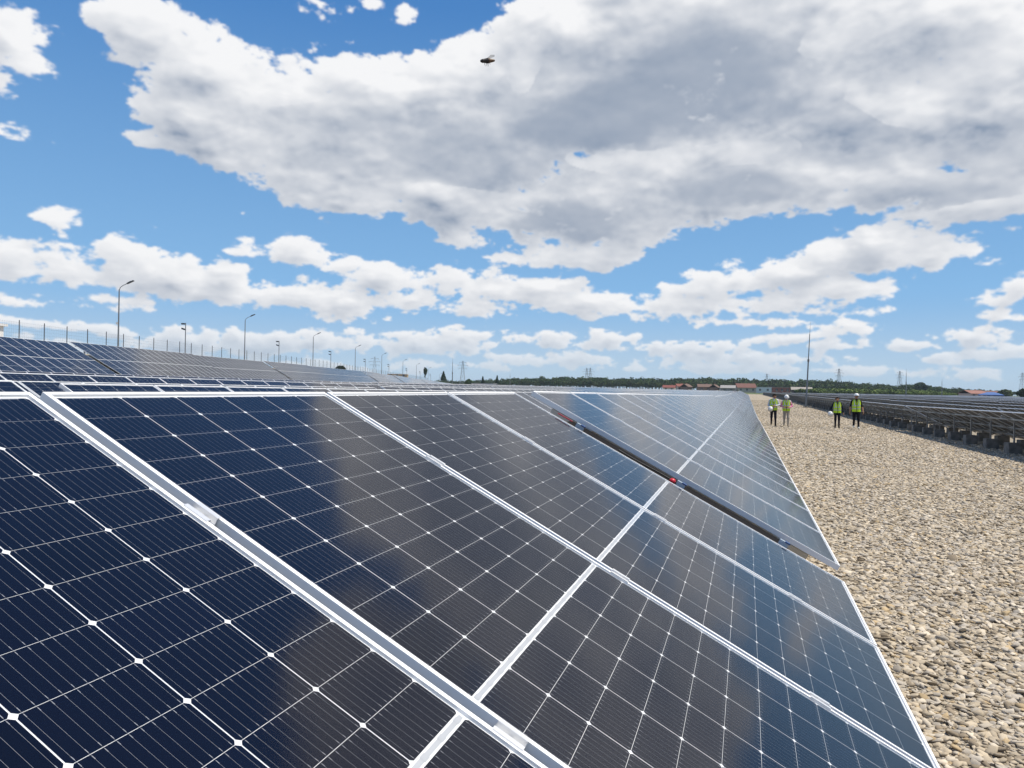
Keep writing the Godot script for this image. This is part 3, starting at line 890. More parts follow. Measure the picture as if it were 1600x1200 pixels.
func build_gravel():
	var g := thing("gravel", "loose tan and grey crushed stone covering the path between the tables", "gravel")
	g.set_meta("kind", "stuff")
	var kinds := 6
	var at := []; var tint := []
	for k in kinds:
		at.append([]); tint.append([])
	var r := RandomNumberGenerator.new(); r.seed = 99
	# [from z, to z, from x, to x, stones per square metre, small, large]
	for zone in [[-0.5, 1.6, 0.2, 4.5, 1500, 0.010, 0.036], [1.6, 5.0, -0.7, 7.4, 1900, 0.010, 0.036], [5.0, 10.0, -1.2, 7.6, 1400, 0.012, 0.037], [10.0, 20.0, 0.0, 8.4, 760, 0.014, 0.041], [20.0, 40.0, 0.2, 9.4, 330, 0.018, 0.05], [36.0, 60.0, 0.2, 9.4, 190, 0.02, 0.055], [50.0, 95.0, 0.2, 9.4, 110, 0.022, 0.06], [80.0, 160.0, 0.2, 9.4, 45, 0.025, 0.07]]:
		var n := int((zone[1] - zone[0]) * (zone[3] - zone[2]) * zone[4])
		for i in n:
			var z := r.randf_range(zone[0], zone[1]); var x := r.randf_range(zone[2], zone[3])
			if x > 2.6 + z * 0.36 or x < -1.3: continue
			var size: float = lerpf(zone[5], zone[6], pow(r.randf(), 2.2))
			if r.randf() < 0.012: size *= 1.5
			var k := r.randi() % kinds
			var turn := Basis(Vector3.UP, r.randf() * TAU) * Basis(Vector3.RIGHT, r.randfn(0.0, 0.30)) * Basis(Vector3.BACK, r.randfn(0.0, 0.25))
			var grow := Basis.from_scale(Vector3(size * r.randf_range(0.85, 1.35), size * r.randf_range(0.75, 1.2), size))
			at[k].append(Transform3D(turn * grow, Vector3(x, ground_y(x, -z) + size * r.randf_range(-0.05, 0.42), -z)))
			var c := Color(0.52, 0.465, 0.375)
			var u := r.randf()
			if u < 0.14: c = Color(0.30, 0.26, 0.205)
			elif u < 0.19: c = Color(0.50, 0.405, 0.265)
			elif u < 0.46: c = Color(0.47, 0.445, 0.405)
			elif u < 0.62: c = Color(0.64, 0.595, 0.515)
			var v := r.randf_range(0.86, 1.28)
			tint[k].append(Color(c.r * v * 1.05, c.g * v, c.b * v * 0.94))
	for k in kinds:
		var mm := MultiMesh.new()
		mm.transform_format = MultiMesh.TRANSFORM_3D
		mm.use_colors = true
		mm.mesh = stone_mesh(40 + k)
		mm.instance_count = at[k].size()
		for i in at[k].size():
			mm.set_instance_transform(i, at[k][i])
			mm.set_instance_color(i, tint[k][i])
		var o := MultiMeshInstance3D.new()
		o.name = "stones"
		o.multimesh = mm
		o.material_override = M.stone
		g.add_child(o, true)

# ---------------------------------------------------------------- people: bones joined by a smooth minimum and meshed as surface nets
func field_mesh(bones: Array, cell: float, blend: float) -> ArrayMesh:
	# bone: [a, b, ra, rb, colour]
	var lo := Vector3(1e9, 1e9, 1e9); var hi := -lo
	for q in bones:
		var r: float = maxf(q[2], q[3]) + cell * 3.0
		for p in [q[0], q[1]]:
			lo = lo.min(p - Vector3(r, r, r)); hi = hi.max(p + Vector3(r, r, r))
	var n := Vector3i(((hi - lo) / cell).ceil()) + Vector3i(1, 1, 1)
	var sy := n.x; var sz := n.x * n.y
	var f := PackedFloat32Array(); f.resize(n.x * n.y * n.z); f.fill(1.0)
	var own := PackedFloat32Array(); own.resize(f.size()); own.fill(1.0)
	var who := PackedByteArray(); who.resize(f.size())
	for bi in bones.size():
		var q = bones[bi]
		var a: Vector3 = q[0]; var d: Vector3 = q[1] - q[0]
		var dd := maxf(d.length_squared(), 1e-8)
		var r: float = maxf(q[2], q[3]) + cell * 2.0 + blend
		var p1 := Vector3i(((a.min(q[1]) - Vector3(r, r, r) - lo) / cell).floor()).clamp(Vector3i.ZERO, n - Vector3i.ONE)
		var p2 := Vector3i(((a.max(q[1]) + Vector3(r, r, r) - lo) / cell).ceil()).clamp(Vector3i.ZERO, n - Vector3i.ONE)
		for z in range(p1.z, p2.z + 1):
			for y in range(p1.y, p2.y + 1):
				for x in range(p1.x, p2.x + 1):
					var p := lo + Vector3(x, y, z) * cell - a
					var t := clampf(p.dot(d) / dd, 0.0, 1.0)
					var v: float = (p - d * t).length() - lerpf(q[2], q[3], t)
					var i := z * sz + y * sy + x
					if v < own[i]:
						own[i] = v
						who[i] = bi
					var o := f[i]
					var h := maxf(blend - absf(o - v), 0.0) / blend
					f[i] = minf(o, v) - h * h * blend * 0.25
	var index := PackedInt32Array(); index.resize(f.size()); index.fill(-1)
	var verts := PackedVector3Array(); var cols := PackedColorArray(); var norms := PackedVector3Array()
	var corner := [0, 1, sy, sy + 1, sz, sz + 1, sz + sy, sz + sy + 1]
	for z in n.z - 1:
		for y in n.y - 1:
			for x in n.x - 1:
				var i := z * sz + y * sy + x
				var inside := 0
				for c in corner:
					if f[i + c] < 0.0: inside += 1
				if inside == 0 or inside == 8: continue
				var sum := Vector3.ZERO; var cnt := 0
				for e in [[0, 1], [2, 3], [4, 5], [6, 7], [0, 2], [1, 3], [4, 6], [5, 7], [0, 4], [1, 5], [2, 6], [3, 7]]:
					var fa := f[i + corner[e[0]]]; var fb := f[i + corner[e[1]]]
					if (fa < 0.0) != (fb < 0.0):
						var t := fa / (fa - fb)
						var pa := Vector3(e[0] & 1, (e[0] >> 1) & 1, e[0] >> 2); var pb := Vector3(e[1] & 1, (e[1] >> 1) & 1, e[1] >> 2)
						sum += pa.lerp(pb, t); cnt += 1
				index[i] = verts.size()
				verts.append(lo + (Vector3(x, y, z) + sum / cnt) * cell)
				norms.append(Vector3(f[i + 1] - f[i], f[i + sy] - f[i], f[i + sz] - f[i]).normalized())
				cols.append(bones[who[i]][4])
	var tris := PackedInt32Array()
	for z in range(1, n.z - 1):
		for y in range(1, n.y - 1):
			for x in range(1, n.x - 1):
				var i := z * sz + y * sy + x
				for ax in 3:
					var step: int = [1, sy, sz][ax]; var u: int = [sy, sz, 1][ax]; var v: int = [sz, 1, sy][ax]
					var a := f[i] < 0.0; var b := f[i + step] < 0.0
					if a == b: continue
					var q := [index[i], index[i - u], index[i - u - v], index[i - v]]
					if q.min() < 0: continue
					for k in ([0, 2, 1, 0, 3, 2] if a else [0, 1, 2, 0, 2, 3]): tris.append(q[k])
	var arr := []; arr.resize(Mesh.ARRAY_MAX)
	arr[Mesh.ARRAY_VERTEX] = verts; arr[Mesh.ARRAY_NORMAL] = norms; arr[Mesh.ARRAY_COLOR] = cols; arr[Mesh.ARRAY_INDEX] = tris
	var m := ArrayMesh.new()
	m.add_surface_from_arrays(Mesh.PRIMITIVE_TRIANGLES, arr)
	return m

func finger_bones(out: Array, wrist: Vector3, dir: Vector3, side: Vector3, palm: Vector3, curl: float, skin: Color):
	# dir: towards the fingertips, side: towards the thumb, palm: the way the palm faces
	var knuckle := wrist + dir * 0.085
	out.append([wrist, knuckle, 0.026, 0.022, skin])
	out.append([wrist + side * 0.014, knuckle + side * 0.024, 0.020, 0.017, skin])
	out.append([wrist - side * 0.014, knuckle - side * 0.024, 0.020, 0.016, skin])
	for k in 4:
		var base := knuckle + side * (0.032 - 0.021 * k)
		var long: float = [0.040, 0.045, 0.041, 0.032][k]
		var d1 := (dir + palm * curl).normalized(); var d2 := (dir + palm * curl * 3.0).normalized()
		out.append([base, base + d1 * long, 0.0098, 0.0090, skin])
		out.append([base + d1 * long, base + d1 * long + d2 * long * 0.85, 0.0090, 0.0078, skin])
	var tb := wrist + dir * 0.028 + side * 0.028
	var td := (dir * 0.7 + side * 0.7 + palm * 0.2).normalized()
	out.append([tb, tb + td * 0.040, 0.0125, 0.0105, skin])
	out.append([tb + td * 0.040, tb + td * 0.040 + (dir + palm * curl).normalized() * 0.030, 0.0105, 0.009, skin])

func hat_mesh(s: SurfaceTool, c: Vector3, up := Basis.IDENTITY):
	# hard hat: dome, ridge, brim
	var d := st()
	ball(d, Vector3.ZERO, Vector3(0.118, 0.125, 0.135), 18, 7, 0.0, PI * 0.5)
	bar(d, Vector3(0, 0.122, -0.07), Vector3(0, 0.124, 0.07), 0.03, 0.012)
	loft(d, [[Vector3(0, -0.012, 0.012), 0.128, 0.150], [Vector3(0, -0.004, 0.014), 0.138, 0.168], [Vector3(0, 0.006, 0.008), 0.122, 0.142]], 18)
	loft(d, [[Vector3(0, -0.010, 0.012), 0.128, 0.150], [Vector3(0, 0.0, 0.0), 0.112, 0.128]], 18)
	s.append_from(d.commit(), 0, Transform3D(up, c))

func person(label: String, at: Vector3, k: float, o: Dictionary):
	var p := thing("person", label, "person", at, Basis(Vector3.UP, o.get("turn", 0.0)) * Basis.from_scale(Vector3(k, k, k)), "people in yellow vests on the gravel path")
	var skin := Color(0.42, 0.24, 0.16)
	var top: Color = o.top; var leg: Color = o.leg; var sleeve: Color = o.get("sleeve", top); var shoe: Color = o.shoe
	var bones := []
	var stride: float = o.get("stride", 0.0)
	for s in [-1.0, 1.0]:
		var fz: float = stride * s
		var hip := Vector3(0.088 * s, 0.92, 0.0); var knee := Vector3(0.098 * s, 0.50, 0.035 + fz * 0.55); var ank := Vector3(0.105 * s, 0.10 + (0.05 if fz < -0.05 else 0.0), fz)
		bones.append([hip, knee, 0.092, 0.062, leg])
		bones.append([knee, ank + Vector3(0, 0.03, 0), 0.060, 0.048, leg])
		bones.append([ank + Vector3(0, -0.045, -0.03), ank + Vector3(0.012 * s, -0.055, 0.14), 0.046, 0.038, shoe])
		var sh := Vector3(0.185 * s, 1.41, -0.005)
		var arm: Array = o.arms[0 if s < 0 else 1]
		bones.append([sh, arm[0], 0.060, 0.046, sleeve])
		bones.append([arm[0], arm[1], 0.043, 0.031, skin if o.get("short", false) else sleeve])
		bones.append([Vector3(0.05 * s, 1.43, 0), sh, 0.072, 0.066, top])
		bones.append([Vector3(0.055 * s, 0.96, 0), Vector3(0.07 * s, 1.30, 0.005), 0.098, 0.118, top])
	bones.append([Vector3(0, 0.93, 0), Vector3(0, 0.99, 0), 0.118, 0.118, leg])
	bones.append([Vector3(0, 1.02, 0), Vector3(0, 1.36, 0), 0.115, 0.125, top])
	var hd: Vector3 = o.get("head", Vector3(0, 1.655, 0.03))
	bones.append([Vector3(0, 1.42, -0.005), hd + Vector3(0, -0.09, -0.02), 0.060, 0.054, skin])
	var body := field_mesh(bones, 0.016, 0.045)
	# head and hands on finer grids, joined to the same body
	var face: Vector3 = o.get("look", Vector3(0, 0, 1)).normalized()
	var rt := Vector3.UP.cross(face).normalized(); var up := face.cross(rt)
	var hb := [[hd + up * 0.035 - face * 0.018, hd + up * 0.02 - face * 0.005, 0.082, 0.085, skin], [hd - up * 0.02 + face * 0.01, hd - up * 0.075 + face * 0.035, 0.068, 0.040, skin], [hd - face * 0.02, hd - up * 0.13 - face * 0.03, 0.06, 0.055, skin],
		[hd + face * 0.085 + up * 0.015, hd + face * 0.108 - up * 0.022, 0.010, 0.016, skin]]
	for s in [-1.0, 1.0]:
		hb.append([hd + rt * 0.083 * s + up * 0.012, hd + rt * 0.086 * s - up * 0.025, 0.016, 0.012, skin])
		hb.append([hd + rt * 0.030 * s + face * 0.074 - up * 0.005, hd + rt * 0.042 * s + face * 0.066 - up * 0.012, 0.018, 0.018, skin])
		hb.append([hd + rt * 0.032 * s + face * 0.082 + up * 0.014, hd + rt * 0.030 * s + face * 0.083 + up * 0.014, 0.0095, 0.0095, Color(0.02, 0.015, 0.012)])
	hb.append([hd - rt * 0.02 + face * 0.083 - up * 0.055, hd + rt * 0.02 + face * 0.083 - up * 0.055, 0.0085, 0.0085, Color(0.30, 0.10, 0.08)])
	if not o.get("hat", false):
		for q in [[0.03, 0.0, -0.03], [0.055, 0.0, 0.0], [0.02, 0.03, -0.035], [0.02, -0.03, -0.035]]:
			hb.append([hd + up * (q[0] + 0.005) + rt * q[1] + face * (q[2] - 0.01), hd + up * q[0] * 0.6 + rt * q[1] + face * (q[2] - 0.02), 0.088, 0.080, o.hair])
	var hands := []
	for s in [-1.0, 1.0]:
		var arm: Array = o.arms[0 if s < 0 else 1]
		var dir: Vector3 = arm[2].normalized()
		var palm: Vector3 = arm[3].normalized()
		finger_bones(hands, arm[1], dir, palm.cross(dir).normalized() * s * -1.0, palm, arm[4], skin)
	var s_all := SurfaceTool.new()
	s_all.begin(Mesh.PRIMITIVE_TRIANGLES)
	s_all.append_from(body, 0, Transform3D.IDENTITY)
	s_all.append_from(field_mesh(hb, 0.007, 0.018), 0, Transform3D.IDENTITY)
	s_all.append_from(field_mesh(hands.slice(0, 13), 0.005, 0.006), 0, Transform3D.IDENTITY)
	s_all.append_from(field_mesh(hands.slice(13), 0.005, 0.006), 0, Transform3D.IDENTITY)
	var mat := StandardMaterial3D.new(); mat.vertex_color_use_as_albedo = true; mat.roughness = 0.85; mat.metallic_specular = 0.25
	part("body", s_all.commit(), mat, p)
	# safety vest
	var vest := st()
	loft(vest, [[Vector3(0, 0.88, 0.0), 0.212, 0.160], [Vector3(0, 1.00, 0), 0.204, 0.152], [Vector3(0, 1.12, 0), 0.205, 0.150], [Vector3(0, 1.28, 0.004), 0.212, 0.156], [Vector3(0, 1.40, 0.0), 0.222, 0.146], [Vector3(0, 1.475, -0.01), 0.185, 0.110], [Vector3(0, 1.505, -0.02), 0.105, 0.080]], 24)
	var v := part("safety_vest", vest.commit(), paint(0.50, 0.72, 0.02, 0.7), p)
	for y in [1.02, 1.17]:
		var b := st(); loft(b, [[Vector3(0, y, 0), 0.209, 0.157], [Vector3(0, y + 0.045, 0), 0.210, 0.157]], 24)
		part("reflective_band", b.commit(), paint(0.55, 0.56, 0.55, 0.35, 0.4), v)
	for s in [-1.0, 1.0]:
		var b := st(); bar(b, Vector3(0.10 * s, 1.21, 0.150), Vector3(0.105 * s, 1.45, 0.112), 0.045, 0.012, Vector3.BACK)
		part("reflective_band", b.commit(), paint(0.55, 0.56, 0.55, 0.35, 0.4), v)
	var z := st(); bar(z, Vector3(0, 0.90, 0.160), Vector3(0, 1.36, 0.160), 0.022, 0.010, Vector3.BACK)
	part("zip", z.commit(), paint(0.03, 0.035, 0.03, 0.6), v)
	z = st()   # open neck, the shirt below
	for q in [[1.50, 0.075, 0.075], [1.44, 0.055, 0.122], [1.38, 0.028, 0.150]]:
		ball(z, Vector3(0, q[0], q[2]), Vector3(q[1], 0.04, 0.02), 10, 6)
	part("collar", z.commit(), paint(top.r, top.g, top.b, 0.85), p)
	if o.get("hat", false):
		var h := st(); hat_mesh(h, hd + up * 0.055, Basis(rt, up, face))
		part("hard_hat", h.commit(), M.white, p)
	return p

func build_people():
	var dark := Color(0.018, 0.019, 0.026)
	# man with a white shirt holding his helmet before him
	var y := ground_y(2.0, -44.3)
	person("bareheaded person in white shirt, yellow vest and dark trousers, leftmost on the path", Vector3(1.46, ground_y(1.5, -44.3) + 0.02, -44.3), 1.01, {"top": Color(0.55, 0.58, 0.64), "leg": dark, "shoe": Color(0.02, 0.016, 0.014), "hair": Color(0.03, 0.024, 0.02), "stride": 0.16, "head": Vector3(0.05, 1.65, 0.05), "look": Vector3(0.35, -0.25, 1),
		"arms": [[Vector3(-0.27, 1.14, -0.03), Vector3(-0.13, 1.02, 0.19), Vector3(0.8, -0.3, 0.45), Vector3(0.3, -0.2, -0.9), 0.45], [Vector3(0.29, 1.17, 0.02), Vector3(0.10, 1.13, 0.23), Vector3(-0.9, -0.1, 0.25), Vector3(-0.2, -0.4, -0.8), 0.35]]})
	var h := st(); hat_mesh(h, Vector3.ZERO, Basis.IDENTITY)
	var hat := h.commit()
	solo("hard_hat", hat, M.white, "white hard hat held at the waist by the leftmost person", "hard hat", Transform3D(Basis(Vector3.RIGHT, 1.1), Vector3(1.46 - 0.17, y + 0.99, -44.3 + 0.27)), "hard hats in hand")
	person("person in white helmet, pink sleeves, yellow vest and beige trousers looking down", Vector3(2.13, ground_y(2.1, -44.2) + 0.02, -44.2), 0.98, {"top": Color(0.55, 0.50, 0.50), "sleeve": Color(0.62, 0.22, 0.36), "leg": Color(0.33, 0.30, 0.26), "shoe": Color(0.30, 0.26, 0.21), "hat": true, "stride": 0.08, "head": Vector3(0.0, 1.63, 0.07), "look": Vector3(0.1, -0.75, 1),
		"arms": [[Vector3(-0.30, 1.16, 0.0), Vector3(-0.11, 1.08, 0.23), Vector3(0.9, 0.1, 0.3), Vector3(0.1, 0.9, -0.2), 0.4], [Vector3(0.31, 1.16, 0.0), Vector3(0.12, 1.08, 0.24), Vector3(-0.9, 0.1, 0.3), Vector3(-0.1, 0.9, -0.2), 0.4]]})
	solo("phone", slab_mesh(), paint(0.03, 0.03, 0.035, 0.25), "small dark phone in the hands of the person with pink sleeves", "phone", Transform3D(Basis(Vector3.RIGHT, 0.5), Vector3(2.13, ground_y(2.1, -44.2) + 1.10, -44.2 + 0.27)))
	person("bareheaded person in dark jacket and yellow vest carrying a helmet at the hip", Vector3(4.72, ground_y(4.7, -44.0) + 0.02, -44.0), 0.945, {"top": Color(0.014, 0.018, 0.035), "leg": dark, "shoe": Color(0.015, 0.014, 0.014), "hair": Color(0.02, 0.015, 0.012), "stride": -0.05,
		"arms": [[Vector3(-0.32, 1.15, -0.05), Vector3(-0.33, 0.93, 0.12), Vector3(-0.1, -0.8, 0.6), Vector3(-0.9, 0, 0.2), 0.4], [Vector3(0.29, 1.13, -0.03), Vector3(0.33, 0.88, 0.05), Vector3(0.05, -1, 0.1), Vector3(-1, 0, 0), 0.25]]})
	solo("hard_hat", hat, M.white, "white hard hat carried at the hip by the person in the dark jacket", "hard hat", Transform3D(Basis(Vector3.RIGHT, 1.2), Vector3(4.72 - 0.36, ground_y(4.7, -44.0) + 0.80, -44.0 + 0.2)), "hard hats in hand")
	person("tall person in white helmet, black shirt, yellow vest and white shoes, rightmost", Vector3(5.64, ground_y(5.6, -43.8) + 0.02, -43.8), 1.045, {"top": Color(0.012, 0.012, 0.015), "leg": Color(0.012, 0.012, 0.016), "shoe": Color(0.62, 0.62, 0.60), "hat": true, "short": true, "stride": 0.07,
		"arms": [[Vector3(-0.28, 1.13, -0.04), Vector3(-0.30, 0.87, 0.03), Vector3(0.0, -1, 0.15), Vector3(1, 0, 0), 0.3], [Vector3(0.28, 1.13, -0.04), Vector3(0.32, 0.88, 0.05), Vector3(0.05, -1, 0.15), Vector3(-1, 0, 0), 0.3]]})

func slab_mesh() -> Mesh:
	var s := st(); box(s, Vector3.ZERO, Vector3(0.075, 0.009, 0.15)); box(s, Vector3(0, 0.005, 0), Vector3(0.069, 0.002, 0.14))
	return s.commit()

# ---------------------------------------------------------------- fence, lamps, camera posts, masts, pylons
func bank_y(left: float, along: float) -> float:
	var p := hill_point(left, along)
	return ground_y(p.x, p.z)

func build_fence():
	var f := thing("perimeter_fence", "tall wire mesh fence with dark posts along the top of the bank", "fence", hill_point(37.0, 40.0, bank_y(37.0, 40.0)))
	var s := st()
	tube(s, Vector3(0, -0.1, 0), Vector3(0, 2.42, 0), 0.034, 0.034, 6)
	tube(s, Vector3(0, 2.40, 0), Vector3(0, 2.46, 0), 0.038, 0.02, 6)
	var post := s.commit()
	var wires := st()
	var n := 98
	for k in n:
		var a := 37.9 + 3.0 * k
		var p := hill_point(37.0, a, bank_y(37.0, a)) - f.position
		part("post", post, M.dark_pole, f, Transform3D(Basis.IDENTITY, p))
		if k < n - 1:
			var q := hill_point(37.0, a + 3.0, bank_y(37.0, a + 3.0)) - f.position
			for i in 9:
				var h := 0.15 + i * 0.265
				tube(wires, p + Vector3(0, h, 0), q + Vector3(0, h, 0), 0.0035, 0.0035, 3, false)
			if k < 50:
				for i in 12:
					var m := p.lerp(q, (i + 0.5) / 12.0)
					tube(wires, m + Vector3(0, 0.1, 0), m + Vector3(0, 2.3, 0), 0.0025, 0.0025, 3, false)
	part("wire_mesh", wires.commit(), M.dark_pole, f).set_meta("kind", "stuff")

func build_lamps():
	var s := st()
	tube(s, Vector3.ZERO, Vector3(0, 0.5, 0), 0.11, 0.11, 8); tube(s, Vector3(0, 0.5, 0), Vector3(0, 6.9, 0), 0.085, 0.055, 8)
	var pole := s.commit()
	s = st()
	var pts := [Vector3(0, 6.8, 0), Vector3(0.10, 7.1, 0), Vector3(0.35, 7.3, 0), Vector3(0.75, 7.48, 0)]
	for k in 3: tube(s, pts[k], pts[k + 1], 0.035, 0.033, 7)
	var arm := s.commit()
	s = st()
	var d := Vector3(0.88, 0.42, 0).normalized(); var nrm := Vector3(-d.y, d.x, 0)
	box(s, pts[3] + d * 0.36, Vector3(0.72, 0.09, 0.24), Basis(d, nrm, Vector3.BACK))
	box(s, pts[3] + d * 0.30 + nrm * 0.06, Vector3(0.36, 0.05, 0.16), Basis(d, nrm, Vector3.BACK))
	var head := s.commit()
	s = st(); box(s, Vector3(-0.14, 3.6, 0), Vector3(0.16, 0.2, 0.2)); box(s, Vector3(-0.04, 3.6, 0), Vector3(0.06, 0.05, 0.05))
	var boxm := s.commit()
	var along := [72.8, 107.2, 144.0, 182.7, 219.9, 262.5, 299.8, 342.1, 394.8]
	for k in along.size():
		var p := hill_point(38.5, along[k], bank_y(38.5, along[k]))
		var t := thing("street_lamp", "%s street lamp from the left, grey pole behind the fence" % ordinal(k + 1), "street lamp", p, Basis(Vector3.UP, deg_to_rad(YAW)), "street lamps behind the fence")
		part("pole", pole, M.pole, t)
		part("arm", arm, M.pole, t)
		part("lamp_head", head, M.dark_pole, t)
		if k == 0: part("control_box", boxm, M.white, t)
	along = [85.9, 120.4, 154.9, 191.3, 228.1, 266.9, 305.9, 344.2]
	s = st(); tube(s, Vector3.ZERO, Vector3(0, 4.75, 0), 0.065, 0.05, 8)
	pole = s.commit()
	s = st(); box(s, Vector3(-0.28, 0, 0), Vector3(0.36, 0.14, 0.16)); box(s, Vector3(-0.30, 0.09, 0), Vector3(0.42, 0.03, 0.2)); box(s, Vector3(-0.06, -0.03, 0), Vector3(0.12, 0.06, 0.06)); tube(s, Vector3(-0.46, 0, 0), Vector3(-0.5, 0, 0), 0.05, 0.055, 8)
	var cam := s.commit()
	for k in along.size():
		var p := hill_point(37.7, along[k], bank_y(37.7, along[k]))
		var t := thing("camera_post", "%s surveillance camera post from the left, beside the fence" % ordinal(k + 1), "camera post", p, Basis(Vector3.UP, deg_to_rad(YAW)), "camera posts along the fence")
		part("pole", pole, M.pole, t)
		part("camera_box", cam, M.dark_pole, t, Transform3D(Basis.IDENTITY, Vector3(0, 4.62, 0)))
		part("camera_box", cam, M.dark_pole, t, Transform3D(Basis(Vector3.BACK, -0.3), Vector3(0, 3.95, 0)))

func mast(label: String, at: Vector3, h: float, r: float, lean := 0.0):
	var t := thing("lightning_mast", label, "mast", at, Basis(Vector3.BACK, -lean), "lightning masts")
	var s := st(); tube(s, Vector3(0, -0.1, 0), Vector3(0, h * 0.55, 0), r, r * 0.72, 10)
	part("lower_tube", s.commit(), M.pole, t)
	s = st(); tube(s, Vector3(0, h * 0.55, 0), Vector3(0, h * 0.86, 0), r * 0.55, r * 0.4, 8)
	part("upper_tube", s.commit(), M.pole, t)
	s = st(); tube(s, Vector3(0, h * 0.86, 0), Vector3(0, h, 0), r * 0.25, r * 0.1, 6)
	part("rod", s.commit(), M.steel, t)
	s = st(); box(s, Vector3(0, 0.02, 0), Vector3(r * 6, 0.24, r * 6)); tube(s, Vector3(0, h * 0.535, 0), Vector3(0, h * 0.565, 0), r * 1.1, r * 1.1, 10)
	part("base_plate", s.commit(), M.concrete, t)
	if r > 0.05:
		s = st(); bar(s, Vector3(-0.42, h * 0.59, 0), Vector3(0.05, h * 0.59, 0), 0.02, 0.02)
		part("bracket", s.commit(), M.pole, t)

func at_azel(az: float, dist: float) -> Vector3:
	var a := deg_to_rad(az)
	var p := Vector3(sin(a) * dist, 0, -cos(a) * dist)
	p.y = ground_y(p.x, p.z)
	return p

func pylon(label: String, at: Vector3, h: float):
	var t := thing("lattice_pylon", label, "pylon", at, Basis(Vector3.UP, 0.5), "lattice power pylons on the horizon")
	var s := st()
	var w := h * 0.11
	var lv := [0.0, 0.28, 0.5, 0.66, 0.8, 0.92, 1.0]
	var th := h * 0.0065
	for k in lv.size() - 1:
		var w1: float = w * (1.0 - 0.86 * lv[k]); var w2: float = w * (1.0 - 0.86 * lv[k + 1])
		for q in 4:
			var c1 := [Vector3(1, 0, 1), Vector3(1, 0, -1), Vector3(-1, 0, -1), Vector3(-1, 0, 1)]
			var a: Vector3 = c1[q] * w1 + Vector3(0, lv[k] * h, 0); var b: Vector3 = c1[q] * w2 + Vector3(0, lv[k + 1] * h, 0)
			var a2: Vector3 = c1[(q + 1) % 4] * w1 + Vector3(0, lv[k] * h, 0); var b2: Vector3 = c1[(q + 1) % 4] * w2 + Vector3(0, lv[k + 1] * h, 0)
			bar(s, a, b, th, th)
			bar(s, a, b2, th * 0.6, th * 0.6)
			bar(s, a2, b, th * 0.6, th * 0.6)
			bar(s, b, b2, th * 0.6, th * 0.6)
	part("tower", s.commit(), M.lattice, t)
	for q in [[0.70, 0.17], [0.82, 0.21], [0.93, 0.14]]:
		s = st()
		for e in [-1.0, 1.0]:
			bar(s, Vector3(0, q[0] * h, 0), Vector3(e * q[1] * h, q[0] * h + 0.01 * h, 0), th, th)
			bar(s, Vector3(0, (q[0] + 0.035) * h, 0), Vector3(e * q[1] * h, q[0] * h + 0.01 * h, 0), th * 0.7, th * 0.7)
			tube(s, Vector3(e * q[1] * h * 0.95, q[0] * h, 0), Vector3(e * q[1] * h * 0.95, (q[0] - 0.04) * h, 0), th * 0.5, th * 0.5, 5)
		part("cross_arm", s.commit(), M.lattice, t)

func build_masts():
	mast("tall grey lightning mast leaning slightly beside the path and the right field", Vector3(6.9, ground_y(6.9, -97.0), -97.0), 10.4, 0.11, 0.035)
	for q in [["thin mast rising from the right field behind the tall helmeted person", 10.39, 230.0, 8.6], ["shortest thin mast far right over the dark tables", 12.5, 290.0, 7.2], ["thin mast at the right end of the bank tables", -22.03, 190.0, 8.8], ["thin mast before the wood, left of the picture's centre", -17.61, 300.0, 7.6]]:
		mast(q[0], at_azel(q[1], q[2]), q[3], 0.14)
	for q in [["lattice pylon behind the fence at the bank's far end", -27.91, 700.0, 26.0], ["lattice pylon beside the low white building left of the wood", -21.25, 640.0, 22.0], ["left one of the close pair of pylons above the wood", -11.75, 1150.0, 32.0], ["right one of the close pair of pylons above the wood", -11.48, 900.0, 25.0], ["lattice pylon above the wood right of the tall mast", 6.2, 900.0, 27.0], ["lattice pylon above the wood near the thin mast on the right", 10.0, 950.0, 26.0], ["lattice pylon above the dark tree at the right edge", 16.92, 1000.0, 26.0], ["small distant pylon above the village roofs", 1.4, 1300.0, 30.0]]:
		pylon(q[0], at_azel(q[1], q[2]), q[3])

# ---------------------------------------------------------------- trees, houses, insect
func crown_mesh(seed_: int, size: Vector3, lobes: int, leaves: int, leaf: float, cone := false, tone := Vector3(0.045, 0.075, 0.024)) -> ArrayMesh:
	var r := RandomNumberGenerator.new(); r.seed = seed_
	var s := st()
	var centres := []
	for k in lobes:
		if cone:
			var h := float(k) / lobes
			centres.append([Vector3(r.randfn(0, 0.12) * size.x * (1.0 - h), size.y * (h * 1.9 - 0.95), r.randfn(0, 0.12) * size.z * (1.0 - h)), Vector3(size.x * (1.02 - h), size.y * 0.16, size.z * (1.02 - h))])
		else:
			var d := Vector3(r.randfn(), r.randfn() * 0.8, r.randfn()).normalized() * r.randf_range(0.25, 0.72)
			var q := r.randf_range(0.32, 0.55)
			centres.append([d * size, size * q])
	for i in leaves:
		var c = centres[r.randi() % lobes]
		var d := Vector3(r.randfn(), r.randfn(), r.randfn()).normalized()
		var p: Vector3 = c[0] + d * c[1] * pow(r.randf_range(0.35, 1.0), 0.4)
		var n := (d + Vector3(r.randfn(), r.randfn(), r.randfn()) * 0.55).normalized()
		var x := n.cross(Vector3(r.randfn(), r.randfn(), r.randfn())).normalized(); var y := n.cross(x)
		var k := leaf * r.randf_range(0.6, 1.4)
		var v := r.randf_range(0.6, 1.45)
		s.set_color(Color(tone.x * v * r.randf_range(0.85, 1.2), tone.y * v, tone.z * v))
		var a := p + x * k; var b := p + y * k * 0.8; var e := p - x * k; var f := p - y * k * 0.7 + n * k * 0.25
		quad(s, a, b, e, f)
	return s.commit()

